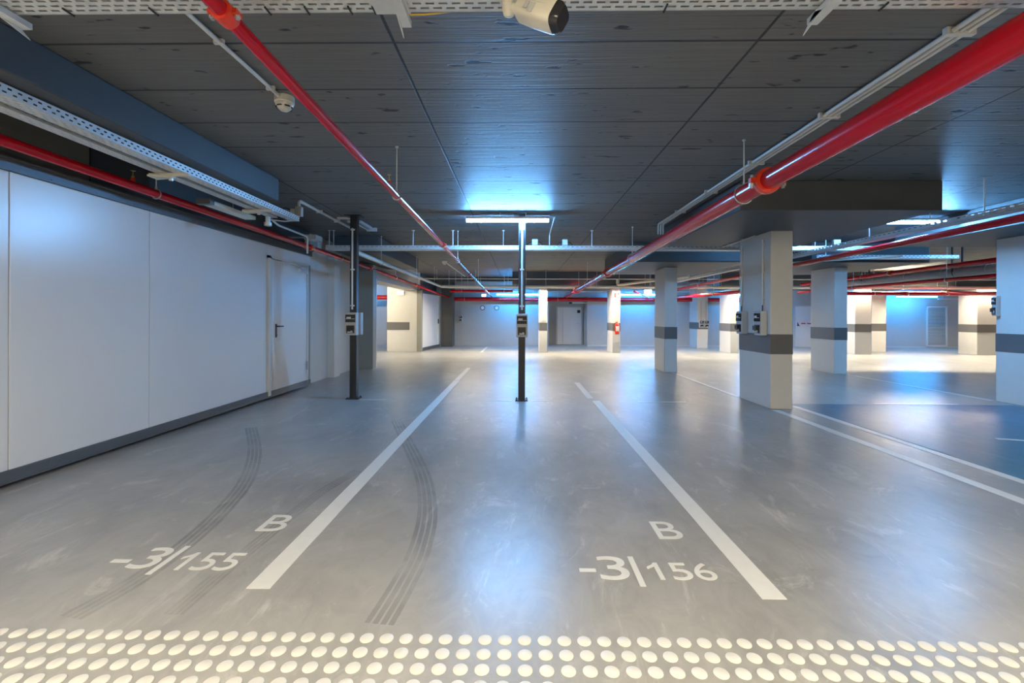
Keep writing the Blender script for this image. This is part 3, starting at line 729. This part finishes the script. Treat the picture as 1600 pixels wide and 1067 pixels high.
def slant(P, r, mat, label, rods=(), cps=(), name='sprinkler_pipe'):
    t = thing(name, label, 'pipe', P[0]); part('tube', MB().prof(P, r, 20), mat, t)
    d = (Vector(P[-1]) - Vector(P[0])).normalized()
    for y in rods: hanger(t, pipe_point(P, y), r)
    for y in cps: coupling(t, pipe_point(P, y), d, r)
    return t
slant([(5.50, 1.0, 2.50), (5.50, 17.5, 2.25)], 0.045, 'red', 'dark red pipe beside the long cable tray, upper right', (4.9, 9.6, 14.0), (16.2,))
slant([(9.6, 3.0, 2.56), (9.6, 15.6, 2.44)], 0.055, 'red', 'upper red pipe above the grey round duct at right', (9.0, 12.9), (11.9,))
slant([(9.44, 3.0, 2.17), (9.44, 15.5, 2.17)], 0.045, 'red', 'lower red pipe below the grey round duct at right', (10.2, 13.0))
slant([(13.6, 9.8, 1.98), (13.6, 13.6, 2.05), (14.4, 15.7, 2.22)], 0.05, 'red', 'red pipe with a bright elbow joining the right-hand cross pipe', (), (15.3,))
slant([(4.05, 16.1, 2.22), (5.2, 18.4, 2.10), (5.6, 19.9, 2.10)], 0.03, 'red', 'thin dark red branch near the exit sign, running to the back main', ())
slant([(6.9, 12.9, 2.10), (5.9, 19.9, 2.08)], 0.055, 'red', 'dark red branch pipe behind the near column, running to the back main', (15.4,))
# cream drain pipes
cross_pipe(-2.78, 20.5, 16.2, 2.375, 0.052, 'cream', 'long cream pipe across the whole far aisle', (-2.5, -1.55, 0.95, 3.55, 5.2, 6.5, 9.5, 13.5), name='drain_pipe')
cross_pipe(-3.4, 20.5, 16.0, 2.64, 0.016, 'cream', 'thin white pipe high above the long cream pipe', (-2.9, 0.0, 3.0, 7.0), name='conduit_pipe')
slant([(-2.80, 7.6, 2.43), (-2.80, 16.14, 2.385)], 0.040, 'cream', 'cream pipe receding on the left towards the long cross pipe', (9.2, 12.4, 15.0), name='drain_pipe')
t = thing('drain_pipe', 'cream pipe with a trap bend left of the half-way column', 'pipe', (3.4, 15.0, 2.6))
part('tube', MB().prof(route([(3.42, 15.9, 2.62), (3.42, 15.9, 2.42), (3.9, 15.2, 2.46), (4.9, 13.2, 2.50)], 0.10), 0.045, 14), 'cream', t)
t = thing('drain_pipe', 'cream pipe with a trap bend beside the right-hand blue column', 'pipe', (15.6, 15.0, 2.6))
part('tube', MB().prof(route([(17.4, 15.2, 2.56), (15.8, 15.2, 2.56), (15.8, 15.2, 2.40), (16.6, 15.1, 2.42), (17.4, 15.0, 2.42)], 0.10), 0.035, 14), 'white', t)
slant([(5.6, 10.0, 2.50), (7.4, 8.9, 2.53)], 0.02, 'pvc', 'white conduit rising to the right across the head of a column', (), name='conduit_pipe')
slant([(5.96, 11.2, 2.74), (5.96, 15.8, 2.70)], 0.02, 'cream', 'thin cream pipe above the far end of the right-hand tray', (12.0,), name='conduit_pipe')
# insulated round duct
t = thing('round_duct', 'thick grey round duct between two red pipes at right', 'duct', (9.78, 3.0, 2.35))
part('duct_body', MB().cyl((9.78, 3.0, 2.36), (9.78, 15.3, 2.32), 0.115, 28), 'duct', t)
for y in (5.5, 7.5, 9.6, 10.6, 11.6, 12.6, 13.6):
    part('joint_band', MB().ring((9.78, y, 2.355), (0, 1, 0), 0.117, 0.006, 28, 6), 'galv', t)
for y in (7.0, 10.3, 13.0):
    part('hanger_strap', MB().box(9.66, 9.68, y, y + 0.03, 2.36, H).box(9.88, 9.90, y, y + 0.03, 2.36, H).ring((9.78, y + 0.015, 2.355), (0, 1, 0), 0.124, 0.007, 28, 6), 'black', t)
slant([(11.0, 7.5, 2.62), (11.0, 15.0, 2.60)], 0.06, 'duct', 'dark grey pipe beyond the round duct', (9.0,), name='drain_pipe')

# ============================================================ CABLE TRAYS
# T1 across the very top of the photo
t1 = thing('cable_tray', 'pale slotted cable tray across the top edge of the photo', 'cable tray', (0, 1.8, 2.65))
b = MB().slotted((-3.4, 1.945, 2.65), (1, 0, 0), (0, -1, 0), (0, 0, 0.002), 6.8, 9, 0.0548, 0.036, 0.0115, 0.029)
part('tray_floor', b, 'zinc_steel', t1)
part('side_wall', MB().box(-3.4, 3.4, 1.943, 1.947, 2.65, 2.71), 'zinc_steel', t1)
part('side_wall', MB().box(-3.4, 3.4, 1.664, 1.668, 2.65, 2.71), 'zinc_steel', t1)
part('tray_joint_plate', MB().box(-0.62, -0.47, 1.64, 1.950, 2.644, 2.6495), 'zinc_steel', t1, 'plain joint plate under the tray')
for k, x in enumerate((-2.2, -0.50, 1.27)):
    br = part('support_bracket', MB().box(x - 0.022, x + 0.022, 1.58, 2.00, 2.618, 2.644).add(
        [(x - 0.022, 1.95, 2.644), (x - 0.022, 2.03, 2.59), (x - 0.022, 1.9, 2.62), (x - 0.018, 1.95, 2.644), (x - 0.018, 2.03, 2.59), (x - 0.018, 1.9, 2.62)],
        [(0, 1, 2), (5, 4, 3), (0, 3, 4, 1), (1, 4, 5, 2), (2, 5, 3, 0)]), 'zinc_steel', t1)
    part('hanger_rod', MB().cyl((x, 1.62, 2.62), (x, 1.62, H), 0.006, 8), 'zinc_steel', br)
for k, u in enumerate((97, 233, 415, 477, 545, 583, 1040, 1378)):
    p = atz(u, 12, 2.648)
    part('cable_tie', MB().box(p.x - 0.003, p.x + 0.003, 1.90, 1.952, 2.643, 2.649).box(p.x - 0.003, p.x + 0.003, 1.948, 1.952, 2.643, 2.70), 'blackrub', t1)
solo('cable', MB().prof(bez((-0.62, 1.95, 2.672), (-0.5, 1.968, 2.625), (-0.22, 1.953, 2.672)), 0.004, 8), 'yellow', 'yellow cable looping below the top tray near its bracket', 'cable')

# T3 pair of trays along the left
def long_tray(x0, x1, y0, y1, z, hgt, label, right_face=True, zend=None, pitch=0.07):
    t = thing('cable_tray', label, 'cable tray', ((x0 + x1) / 2, y0, z))
    ln = y1 - y0
    rows_ = max(1, int((x1 - x0 - 0.01) / 0.024))
    part('tray_floor', MB().slotted((x0, y0, z), (0, 1, 0), (1, 0, 0), (0, 0, 0.002), ln, rows_, pitch, 0.03, 0.008, (x1 - x0 - 0.0) / (rows_ + 0.67)), 'zinc_steel', t)
    part('side_wall', MB().slotted((x1, y0, z), (0, 1, 0), (0, 0, 1), (-0.002, 0, 0), ln, 2, pitch * 0.8, 0.024, 0.011, hgt / 2.45), 'zinc_steel', t)
    part('side_wall', MB().box(x0, x0 + 0.002, y0, y1, z, z + hgt), 'zinc_steel', t)
    return t
t3 = long_tray(-3.095, -2.98, 2.15, 6.12, 2.615, 0.062, 'blue-lit perforated cable tray along the left under the dropped beam')
t3b = long_tray(-3.26, -3.16, 2.15, 5.90, 2.615, 0.062, 'narrower perforated cable tray directly left of the blue-lit one')
for k, (y, d) in enumerate(((4.04, 'nearer'), (5.42, 'farther'))):
    a = thing('tray_bracket', f'cream steel bracket under the left cable trays, {d} one', 'bracket', (-3.12, y, 2.55))
    part('cross_arm', MB().box(-3.32, -2.96, y - 0.02, y + 0.02, 2.59, 2.613).prism([(-3.30, y - 0.06), (-3.30, y + 0.06), (-3.10, y + 0.02), (-3.10, y - 0.02)], 2.575, 2.59), 'cream', a)
    part('drop_rod', MB().cyl((-3.13, y, 2.55), (-3.13, y, 2.69 if y < 5.3 else H), 0.005, 8), 'zinc_steel', a)
    part('nut', MB().cyl((-3.13, y, 2.55), (-3.13, y, 2.575), 0.018, 6), 'galv', a)
a = thing('junction_box', 'pale junction box hung at the end of the left cable tray', 'junction box', (-3.02, 6.16, 2.67))
bevel(part('box_body', MB().box(-3.05, -2.96, 6.13, 6.19, 2.69, 2.82), 'boxgrey', a), 0.004)
part('gland', MB().box(-3.11, -3.055, 6.13, 6.18, 2.70, 2.79), 'cream', a)
part('cable', MB().prof(bez((-3.10, 6.15, 2.76), (-3.22, 6.10, 2.86), (-3.20, 6.02, 2.66)), 0.008, 8), 'blackrub', a)
# unlit batten and clutter left of the trays
a = thing('luminaire', 'unlit cream batten lamp tucked behind the left cable trays', 'lamp', (-3.4, 4.6, 2.60))
part('housing', MB().box(-3.50, -3.36, 4.95, 5.75, 2.56, 2.60), 'cream', a)
part('end_cap', MB().box(-3.51, -3.35, 4.88, 4.95, 2.55, 2.61), 'rail', a)
part('hanger', MB().cyl((-3.43, 5.4, 2.60), (-3.43, 5.4, H), 0.005, 8).cyl((-3.43, 5.65, 2.60), (-3.43, 5.65, H), 0.005, 8), 'zinc_steel', a)
conduit([(-3.25, 5.92, 2.60), (-3.26, 6.1, 2.56), (-3.28, 7.0, 2.56), (-3.28, 7.0, 2.30)], 'thin white conduit bending down beside the head of the wicket door', 0.014, rad=0.06)
a = thing('junction_box', 'grey junction box above the wicket door end of the left pipe', 'junction box', (-3.55, 7.6, 2.5))
bevel(part('box_body', MB().box(-3.62, -3.42, 7.6, 7.85, 2.62, 2.70), 'boxgrey', a), 0.004)
part('bracket', MB().box(-4.06, -3.62, 7.7, 7.75, 2.66, 2.68), 'galv', a)
a = thing('door_track_hanger', 'grey steel track bracket above the leading end of the sliding door', 'bracket', (-3.9, 8.5, 2.5))
part('plate', MB().box(-3.94, -3.84, 8.3, 8.6, 2.562, 2.75), 'duct', a)
a = thing('valve_assembly', 'small valve with a bent rod under the end of the left cable trays', 'valve', (-3.22, 5.78, 2.50))
part('body', MB().cyl((-3.22, 5.78, 2.53), (-3.22, 5.78, 2.612), 0.03, 14).cyl((-3.22, 5.78, 2.49), (-3.22, 5.78, 2.53), 0.045, 14), 'zinc_steel', a)
part('arm', MB().prof(route([(-3.22, 5.78, 2.57), (-3.06, 5.9, 2.57), (-3.06, 6.05, 2.61)], 0.03), 0.008, 8), 'galv', a)

# T2 cross tray behind the posts
t2 = thing('cable_tray', 'perforated cable tray crossing behind the two black posts', 'cable tray', (0.0, 8.5, 2.57))
part('side_wall', MB().slotted((-3.62, 8.46, 2.575), (1, 0, 0), (0, 0, 1), (0, 0.002, 0), 10.17, 2, 0.085, 0.045, 0.014, 0.030), 'zinc_steel', t2)
part('tray_floor', MB().slotted((-3.62, 8.46, 2.575), (1, 0, 0), (0, 1, 0), (0, 0, 0.002), 10.17, 4, 0.085, 0.03, 0.010, 0.042), 'zinc_steel', t2)
part('side_wall', MB().box(-3.62, 6.55, 8.65, 8.652, 2.575, 2.655), 'zinc_steel', t2)
for x in (-3.59, -3.51, -2.0, -1.25, -0.3, 1.36, 5.5):
    part('hanger_rod', MB().cyl((x, 8.55, 2.576), (x, 8.55, H), 0.007, 8).cyl((x, 8.55, H - 0.01), (x, 8.55, H), 0.03, 10), 'zinc_steel', t2)
def jbox(x, y, z, label, w_=0.11):
    a = thing('junction_box', label, 'junction box', (x, y, z))
    bevel(part('box_body', MB().box(x - w_ / 2, x + w_ / 2, y - 0.03, y + 0.03, z, z + 0.11), 'boxgrey', a), 0.005)
    part('lid', MB().box(x - w_ * 0.42, x + w_ * 0.42, y - 0.036, y - 0.03, z + 0.012, z + 0.098), 'white', a)
    for s_ in (-1, 1):
        part('cable', MB().prof(bez((x + s_ * w_ / 2, y, z + 0.06), (x + s_ * (w_ / 2 + 0.09), y, z + 0.06), (x + s_ * (w_ / 2 + 0.10), y + 0.05, z - 0.05)), 0.006, 8), 'blackrub', a)
jbox(0.29, 8.49, 2.66, 'white junction box on the cross tray, just right of the central post')
jbox(0.85, 8.49, 2.66, 'white junction box on the cross tray, second from the central post', 0.10)
jbox(5.85, 8.49, 2.66, 'blue-lit junction box on the cross tray right of the near column', 0.13)
conduit([(0.47, 7.12, H - 0.03), (0.56, 7.2, H - 0.03), (0.56, 8.44, H - 0.10), (0.56, 8.44, 2.66)], 'thin conduit from the bright tube light down to the cross tray', 0.010, rad=0.05)

# T5 long tray at right with the red pipe
t5 = thing('cable_tray', 'long perforated cable tray receding at upper right beside a dark red pipe', 'cable tray', (5.32, 1.0, 2.49))
part('side_wall', MB().slotted((5.25, 1.0, 2.49), (0, 1, 0), (0, 0, 1), (0.002, 0, 0), 15.0, 2, 0.085, 0.040, 0.012, 0.026), 'zinc_steel', t5)
part('tray_floor', MB().box(5.25, 5.41, 1.0, 16.0, 2.49, 2.492), 'zinc_steel', t5)
part('side_wall', MB().box(5.408, 5.41, 1.0, 16.0, 2.49, 2.56), 'zinc_steel', t5)
for y in (5.3, 7.02, 8.9, 9.05, 12.5):
    part('hanger_rod', MB().cyl((5.33, y, 2.49), (5.33, y, H), 0.007, 8), 'zinc_steel', t5)
# second cross tray further right
t6 = thing('cable_tray', 'grey cable tray further back at right, crossing behind the red pipe', 'cable tray', (7.5, 9.6, 2.55))
part('side_wall', MB().slotted((6.15, 9.5, 2.56), (1, 0, 0), (0, 0, 1), (0, 0.002, 0), 2.9, 2, 0.085, 0.040, 0.012, 0.026), 'zinc_steel', t6)
part('tray_floor', MB().box(6.15, 9.05, 9.5, 9.72, 2.56, 2.562), 'zinc_steel', t6)
part('hanger_rod', MB().cyl((6.4, 9.6, 2.56), (6.4, 9.6, H), 0.007, 8), 'zinc_steel', t6)
part('hanger_rod', MB().cyl((8.9, 9.6, 2.56), (8.9, 9.6, H), 0.007, 8), 'zinc_steel', t6)

# ============================================================ LAMPS
def tube_lamp(x0, x1, y, z, tube, label, rods=(), vertical=False, r=0.022, hw=0.05):
    t = thing('tube_luminaire', label, 'lamp', ((x0 + x1) / 2, y, z - r - 0.01))
    part('housing', MB().box(x0 - 0.01, x1 + 0.01, y - hw, y + hw, z + r, z + r + 0.035), 'boxgrey', t)
    part('lit_tube', MB().cyl((x0, y, z), (x1, y, z), r, 16), tube, t, 'glowing tube')
    for x in (x0 - 0.012, x1):
        part('end_cap', MB().box(x, x + 0.012, y - 0.03, y + 0.03, z - r, z + r + 0.035), 'boxgrey', t)
    for x in rods:
        part('suspension', MB().cyl((x, y, z + r + 0.03), (x, y, H), 0.008, 8), 'zinc_steel', t)
    return t
tube_lamp(-0.82, 0.45, 7.08, 2.825, 'tube_main', 'glowing blue-white tube light on the ceiling above the central post', (-0.3, 0.1))
tube_lamp(5.38, 6.65, 7.08, 2.80, 'tube_main', 'glowing blue-white tube light at upper right, behind the long tray', (5.7, 6.3))
tube_lamp(10.4, 11.7, 7.08, 2.842, 'tube_main', 'glowing tube light beyond the right edge of the photo', (10.7, 11.4))
tube_lamp(-0.95, 0.90, 19.45, 2.25, 'tube_wall', 'glowing cold tube before the back wall, behind the central post', (-0.6, 0.6))
tube_lamp(4.3, 6.3, 19.45, 2.25, 'tube_wall', 'glowing cold tube before the back wall, left of the back pilaster', (4.7, 5.9))
tube_lamp(9.2, 11.0, 19.45, 2.25, 'tube_wall', 'glowing cold tube before the back wall, right of the back pilaster', (9.6, 10.7))
tube_lamp(15.9, 17.6, 19.45, 2.20, 'tube_wall', 'glowing cold tube before the louvred door in the back wall', (16.2, 17.3))
tube_lamp(-8.3, -6.9, 18.9, 2.5, 'tube_wall', 'glowing cold tube inside the side room at left', (-8.0, -7.2))
# warm trough strips over the far aisle, just behind the cream pipe
def trough(x0, x1, label, front=True):
    t = thing('strip_luminaire', label, 'lamp', ((x0 + x1) / 2, 16.45, 2.33))
    part('housing', MB().box(x0, x1, 16.39, 16.468, 2.395, 2.405).box(x0, x1, 16.462, 16.468, 2.342, 2.405), 'boxgrey', t)  # rear plate shaped to cut warm light off the back wall
    if front: part('added_front_shield', MB().box(x0, x1, 16.386, 16.392, 2.347, 2.405), 'boxgrey', t)  # front shield added to cut warm light off the nearer floor
    part('lit_strip', MB().box(x0 + 0.02, x1 - 0.02, 16.42, 16.45, 2.352, 2.395), 'strip', t, 'glowing warm strip')
    for x in (x0 + 0.3, x1 - 0.3): part('suspension', MB().cyl((x, 16.45, 2.40), (x, 16.45, H), 0.006, 8), 'zinc_steel', t)
names = ['leftmost, beside the sliding door', 'left of the central post', 'between the two thin cream columns', 'behind the half-way column', 'behind the near column', 'behind the long tray', 'before the wide cream column', 'left of the right-hand beige column', 'farthest right']
for k in range(9):
    trough(-2.6 + k * 2.55, -2.6 + k * 2.55 + 2.5, f'warm strip lamp hidden behind the long cream pipe, {names[k]}', k != 6)
# side room and near aisle lamps
tube_lamp(-7.0, -5.2, 14.5, 2.6, 'tube_side', 'warm tube light inside the side room at left', (-6.5, -5.7))
for x, d in ((-2.3, 'left'), (0.6, 'middle'), (3.5, 'right'), (6.3, 'far right')):
    t = tube_lamp(x - 0.65, x + 0.65, -0.4, 2.45, 'tube_near', f'warm tube light over the near aisle above the viewer, {d} one', (x - 0.4, x + 0.4))
    part('added_side_shield', MB().box(x - 0.66, x + 0.66, -0.36, -0.355, 2.436, 2.507), 'boxgrey', t)  # side plates added to cut this lamp's light off the dropped slabs
    part('added_side_shield', MB().box(x - 0.66, x + 0.66, -0.445, -0.44, 2.436, 2.507), 'boxgrey', t)

# ============================================================ SMALL DEVICES
def detector(x, y, label, r=0.06):
    t = thing('smoke_detector', label, 'smoke detector', (x, y, H - 0.10))
    part('base', MB().prof([(x, y, H), (x, y, H - 0.045), (x, y, H - 0.05)], [r, r, r * 0.9], 28), 'cream', t)
    hd = part('head', MB().prof([(x, y, H - 0.045), (x, y, H - 0.065), (x, y, H - 0.088), (x, y, H - 0.10)], [r * 0.92, r * 0.88, r * 0.62, r * 0.4], 28), 'cream', t)
    b = MB()
    for k in range(6):
        a = k * math.pi / 3 + 0.3
        c = Vector((x + math.cos(a) * r * 0.76, y + math.sin(a) * r * 0.76, H - 0.077)); tn = Vector((-math.sin(a), math.cos(a), 0))
        b.obox(c, tn * r * 0.26, Vector((math.cos(a), math.sin(a), -0.3)) * 0.006, Vector((0, 0, 1)) * 0.004)
    part('sensor_slot', b, 'blackp', hd)
    return t
detector(-1.73, 3.32, 'round cream smoke detector at the end of a ceiling conduit, upper left', 0.068)
conduit([(-1.77, -1.0, H - 0.018), (-1.74, 3.25, H - 0.018)], 'white ceiling conduit leading to the near smoke detector', 0.013, clips=[(-1.75, 2.62, H - 0.012), (-1.745, 3.16, H - 0.012)])
detector(-2.2, 13.4, 'small far smoke detector on the ceiling left of the receding red pipe', 0.075)
conduit([(-2.2, 13.5, H - 0.018), (-2.2, 18.5, H - 0.018)], 'thin ceiling conduit leading back from the far smoke detector', 0.014)

# bullet camera below the top tray
tcam = thing('security_camera', 'white bullet security camera hanging at the top centre of the photo', 'camera', (0.05, 1.80, 2.5))
C0 = at(812, 13, 1.72); C1 = at(869, 27, 1.66)
ax = (C1 - C0).normalized(); sd = Vector((0, -1, 0)); sd = (sd - ax * sd.dot(ax)).normalized(); upc = ax.cross(sd).normalized()
if upc.z < 0: upc = -upc
def ovalbody(c0, c1, pr, mat, name, parent, n=32, squash=1.0):
    mb = MB(); k = len(mb.v); L_ = (c1 - c0).length; d = (c1 - c0).normalized()
    for t_, r_ in pr:
        for j in range(n):
            q = 2 * math.pi * j / n; cx_, sx_ = math.cos(q), math.sin(q)
            e = 0.55
            px = math.copysign(abs(cx_) ** e, cx_); py = math.copysign(abs(sx_) ** e, sx_)
            mb.v.append(c0 + d * (t_ * L_) + sd * px * r_ + upc * py * r_ * squash)
    for i in range(len(pr) - 1):
        for j in range(n): mb.f.append((i * n + j, i * n + (j + 1) % n, (i + 1) * n + (j + 1) % n, (i + 1) * n + j))
    mb.f.append(tuple(range(n))[::-1]); mb.f.append(tuple((len(pr) - 1) * n + j for j in range(n)))
    return part(name, mb, mat, parent)
body = ovalbody(C0, C1, [(0, 0.034), (0.06, 0.040), (0.5, 0.046), (0.98, 0.049), (1.0, 0.048)], 'cream', 'camera_body', tcam)
ovalbody(C0, C1, [(1.0, 0.047), (1.10, 0.045), (1.18, 0.036)], 'darkwin', 'lens_window', tcam)
front = C0.lerp(C1, 0.42) + sd * 0.0465
part('label_plate', MB().obox(front - upc * 0.012 - ax * 0.014, ax * 0.009, upc * 0.014, sd * 0.0012).obox(front - upc * 0.018 + ax * 0.010, ax * 0.010, upc * 0.019, sd * 0.0012), 'boxgrey', body, 'small grey printed labels')
part('seam', MB().obox(C0.lerp(C1, 0.5) + sd * 0.0470 + upc * 0.006, ax * 0.064, upc * 0.0007, sd * 0.0006), 'boxgrey', body)
J = at(795, 14, 1.735)
part('joint', MB().prof([J + Vector((0, 0, 0.035)), J + Vector((0, 0, 0.0)), J + Vector((0, 0, -0.022)), J + Vector((0, 0, -0.030))], [0.024, 0.026, 0.020, 0.008], 20).cyl(J, C0, 0.018, 16), 'cream', tcam)
part('arm', MB().prof(bez(J + Vector((0, 0, 0.02)), J + Vector((-0.03, 0, 0.06)), (J.x - 0.05, J.y, 2.645)), 0.020, 14), 'cream', tcam)
part('mount_base', MB().cyl((J.x - 0.05, J.y, 2.62), (J.x - 0.05, J.y, 2.648), 0.045, 24), 'cream', tcam)

# fire extinguisher on the far cream column
ex = thing('fire_extinguisher', 'red fire extinguisher on the bright cream column by the far aisle', 'fire extinguisher', (3.56, 16.60, 0.68))
x, y = 3.565, 16.60
cyl_ = part('cylinder', MB().prof([(x, y, 0.70), (x, y, 0.72), (x, y, 1.02), (x, y, 1.06), (x, y, 1.085)], [0.07, 0.08, 0.08, 0.055, 0.025], 24), 'extred', ex)
part('valve', MB().cyl((x, y, 1.085), (x, y, 1.12), 0.02, 10).box(x - 0.05, x + 0.03, y - 0.012, y + 0.012, 1.11, 1.125).box(x - 0.06, x + 0.02, y - 0.012, y + 0.012, 1.13, 1.14), 'redfit', ex)
part('hose', MB().prof([(x, y, 1.10), (x - 0.07, y, 1.09), (x - 0.105, y, 1.0), (x - 0.10, y, 0.85), (x - 0.085, y, 0.78)], 0.012, 8), 'blackrub', ex)
b = MB(); n = 10
pts = [(x + 0.0815 * math.sin(a), y - 0.0815 * math.cos(a)) for a in [(-0.8 + 1.6 * i / n) for i in range(n + 1)]]
for i in range(n): b.add([(pts[i][0], pts[i][1], 0.80), (pts[i + 1][0], pts[i + 1][1], 0.80), (pts[i + 1][0], pts[i + 1][1], 0.98), (pts[i][0], pts[i][1], 0.98)], [(0, 1, 2, 3)])
part('label_sticker', b, 'white', cyl_, 'white instruction label')
part('foot_ring', MB().cyl((x, y, 0.68), (x, y, 0.70), 0.075, 20), 'blackp', ex)
part('wall_bracket', MB().box(x - 0.04, x + 0.04, y + 0.07, 16.698, 0.95, 1.0), 'blackp', ex)
sg = thing('extinguisher_sign', 'square red sign with a white mark high above the fire extinguisher', 'sign', (3.555, 16.69, 2.02))
part('plate', MB().box(3.48, 3.66, 16.688, 16.698, 2.02, 2.19), 'redsign', sg)
part('pictogram', MB().box(3.545, 3.59, 16.684, 16.688, 2.045, 2.135).box(3.555, 3.58, 16.684, 16.688, 2.135, 2.16).box(3.60, 3.63, 16.684, 16.688, 2.05, 2.12), 'white', sg)
solo('red_conduit', MB().cyl((3.60, 16.69, 1.12), (3.60, 16.69, 2.3), 0.006, 8), 'duct', 'thin vertical tube above the fire extinguisher', 'conduit')
solo('wall_plate', MB().box(3.50, 3.70, 16.67, 16.698, 0.38, 0.40), 'boxgrey', 'thin grey plate low on the column under the fire extinguisher', 'plate')
sw = thing('pull_switch', 'small switch on a thin tube on the first thin cream column', 'switch', (0.88, 16.69, 1.3))
part('switch_body', MB().box(0.85, 0.94, 16.67, 16.698, 1.16, 1.20), 'boxgrey', sw)
part('tube', MB().cyl((0.895, 16.69, 1.2), (0.895, 16.69, 2.3), 0.006, 8), 'duct', sw)
# exit sign
es = thing('exit_sign', 'lit green and white exit sign hanging left of the half-way column', 'exit sign', (4.5, 15.95, 2.1))
part('sign_box', MB().box(4.37, 4.63, 15.95, 15.99, 2.13, 2.27), 'white', es)
part('lit_face', MB().box(4.375, 4.625, 15.944, 15.95, 2.135, 2.265), 'exitglow', es)
b = MB().box(4.385, 4.42, 15.940, 15.944, 2.16, 2.24).box(4.47, 4.50, 15.940, 15.944, 2.21, 2.25).box(4.46, 4.52, 15.940, 15.944, 2.17, 2.205).box(4.445, 4.47, 15.940, 15.944, 2.145, 2.17).box(4.50, 4.53, 15.940, 15.944, 2.145, 2.175).box(4.55, 4.61, 15.940, 15.944, 2.18, 2.22)
part('running_figure', b, 'exitgreen', es)
part('suspension', MB().cyl((4.4, 15.97, 2.27), (4.4, 15.97, H), 0.005, 8).cyl((4.6, 15.97, 2.27), (4.6, 15.97, H), 0.005, 8), 'galv', es)
ls = thing('lit_sign', 'small glowing white sign box over the opening at left', 'sign', (-4.42, 16.9, 2.1))
part('sign_box', MB().box(-4.55, -4.30, 16.90, 16.98, 2.11, 2.25), 'white', ls)
part('lit_face', MB().box(-4.545, -4.305, 16.893, 16.90, 2.115, 2.245), 'whiteglow', ls)
ls = thing('lit_sign', 'tiny glowing sign low under the pipes, right of the thin smoke-detector conduit', 'sign', (-1.27, 19.0, 2.0))
part('sign_box', MB().box(-1.56, -1.38, 18.98, 19.03, 2.14, 2.24), 'white', ls)
part('lit_face', MB().box(-1.555, -1.385, 18.975, 18.98, 2.145, 2.235), 'whiteglow', ls)
part('suspension', MB().cyl((-1.47, 19.0, 2.24), (-1.47, 19.0, 2.78), 0.005, 8), 'galv', ls)
# round wall vents
for xx, d in ((-1.63, 'left'), (-1.0, 'right')):
    v_ = thing('round_vent', f'small round white wall vent, {d} one of the pair on the back wall', 'vent', (xx, YF, 1.69 - 0.1))
    part('collar', MB().ring((xx, YF - 0.02, 1.69), (0, 1, 0), 0.095, 0.016, 28, 8), 'pier', v_)
    part('disc', MB().cyl((xx, YF - 0.001, 1.69), (xx, YF - 0.04, 1.69), 0.075, 24), 'white', v_)
# door closer channel above recess
ch = thing('door_lintel_lamp', 'thin pale bar under the dark red main above the recessed door', 'bar', (2.6, YF - 0.05, 1.88))
part('bar', MB().box(2.35, 3.0, YF - 0.06, YF - 0.02, 1.90, 1.94), 'white', ch)
part('end_block', MB().box(2.22, 2.35, YF - 0.07, YF - 0.02, 1.88, 1.96), 'blackp', ch)
# thin lines of services before the back wall
for z, y, x0, x1, lab in ((2.33, 18.75, -1.9, 7.2, 'thin pale steel rail behind the cream pipe, lower of two'), (2.36, 18.55, -2.4, -0.3, 'pale batten behind the cream pipe at left')):
    t = thing('service_rail', lab, 'rail', (x0, y, z)); part('rail', MB().box(x0, x1, y, y + 0.05, z, z + 0.035), 'zinc_steel', t)
    for x_ in (x0 + 0.3, x1 - 0.3): part('hanger_rod', MB().cyl((x_, y + 0.02, z), (x_, y + 0.02, H), 0.006, 8), 'zinc_steel', t)
conduit([(-2.60, YF - 0.02, 1.38), (-2.60, YF - 0.02, 1.97)], 'thin conduit above the dark socket box beside the far dark pier', 0.008, mat='duct')
conduit([(20.0, YF - 0.02, 1.35), (20.0, YF - 0.02, 1.97)], 'thin dark conduit above the socket box near the louvred door', 0.010, mat='duct')
for x, lab in ((7.70, 'left'), (7.91, 'right')):
    conduit([(x, 19.385, 1.2), (x, 19.385, 2.0)], f'thin conduit above the {lab} socket box on the back pilaster', 0.010, mat='duct')
# linear lamp at far right, built as an unlit pale rail
t = thing('service_rail', 'linear lamp built as a thin pale unlit rail under the pipes left of the right-hand beige column', 'rail', (19.2, 19.6, 2.0))
part('rail', MB().box(17.8, 19.6, 19.6, 19.66, 2.10, 2.13), 'zinc_steel', t)
part('hanger_rod', MB().cyl((18.0, 19.63, 2.13), (18.0, 19.63, H), 0.006, 8).cyl((19.4, 19.63, 2.13), (19.4, 19.63, H), 0.006, 8), 'zinc_steel', t)
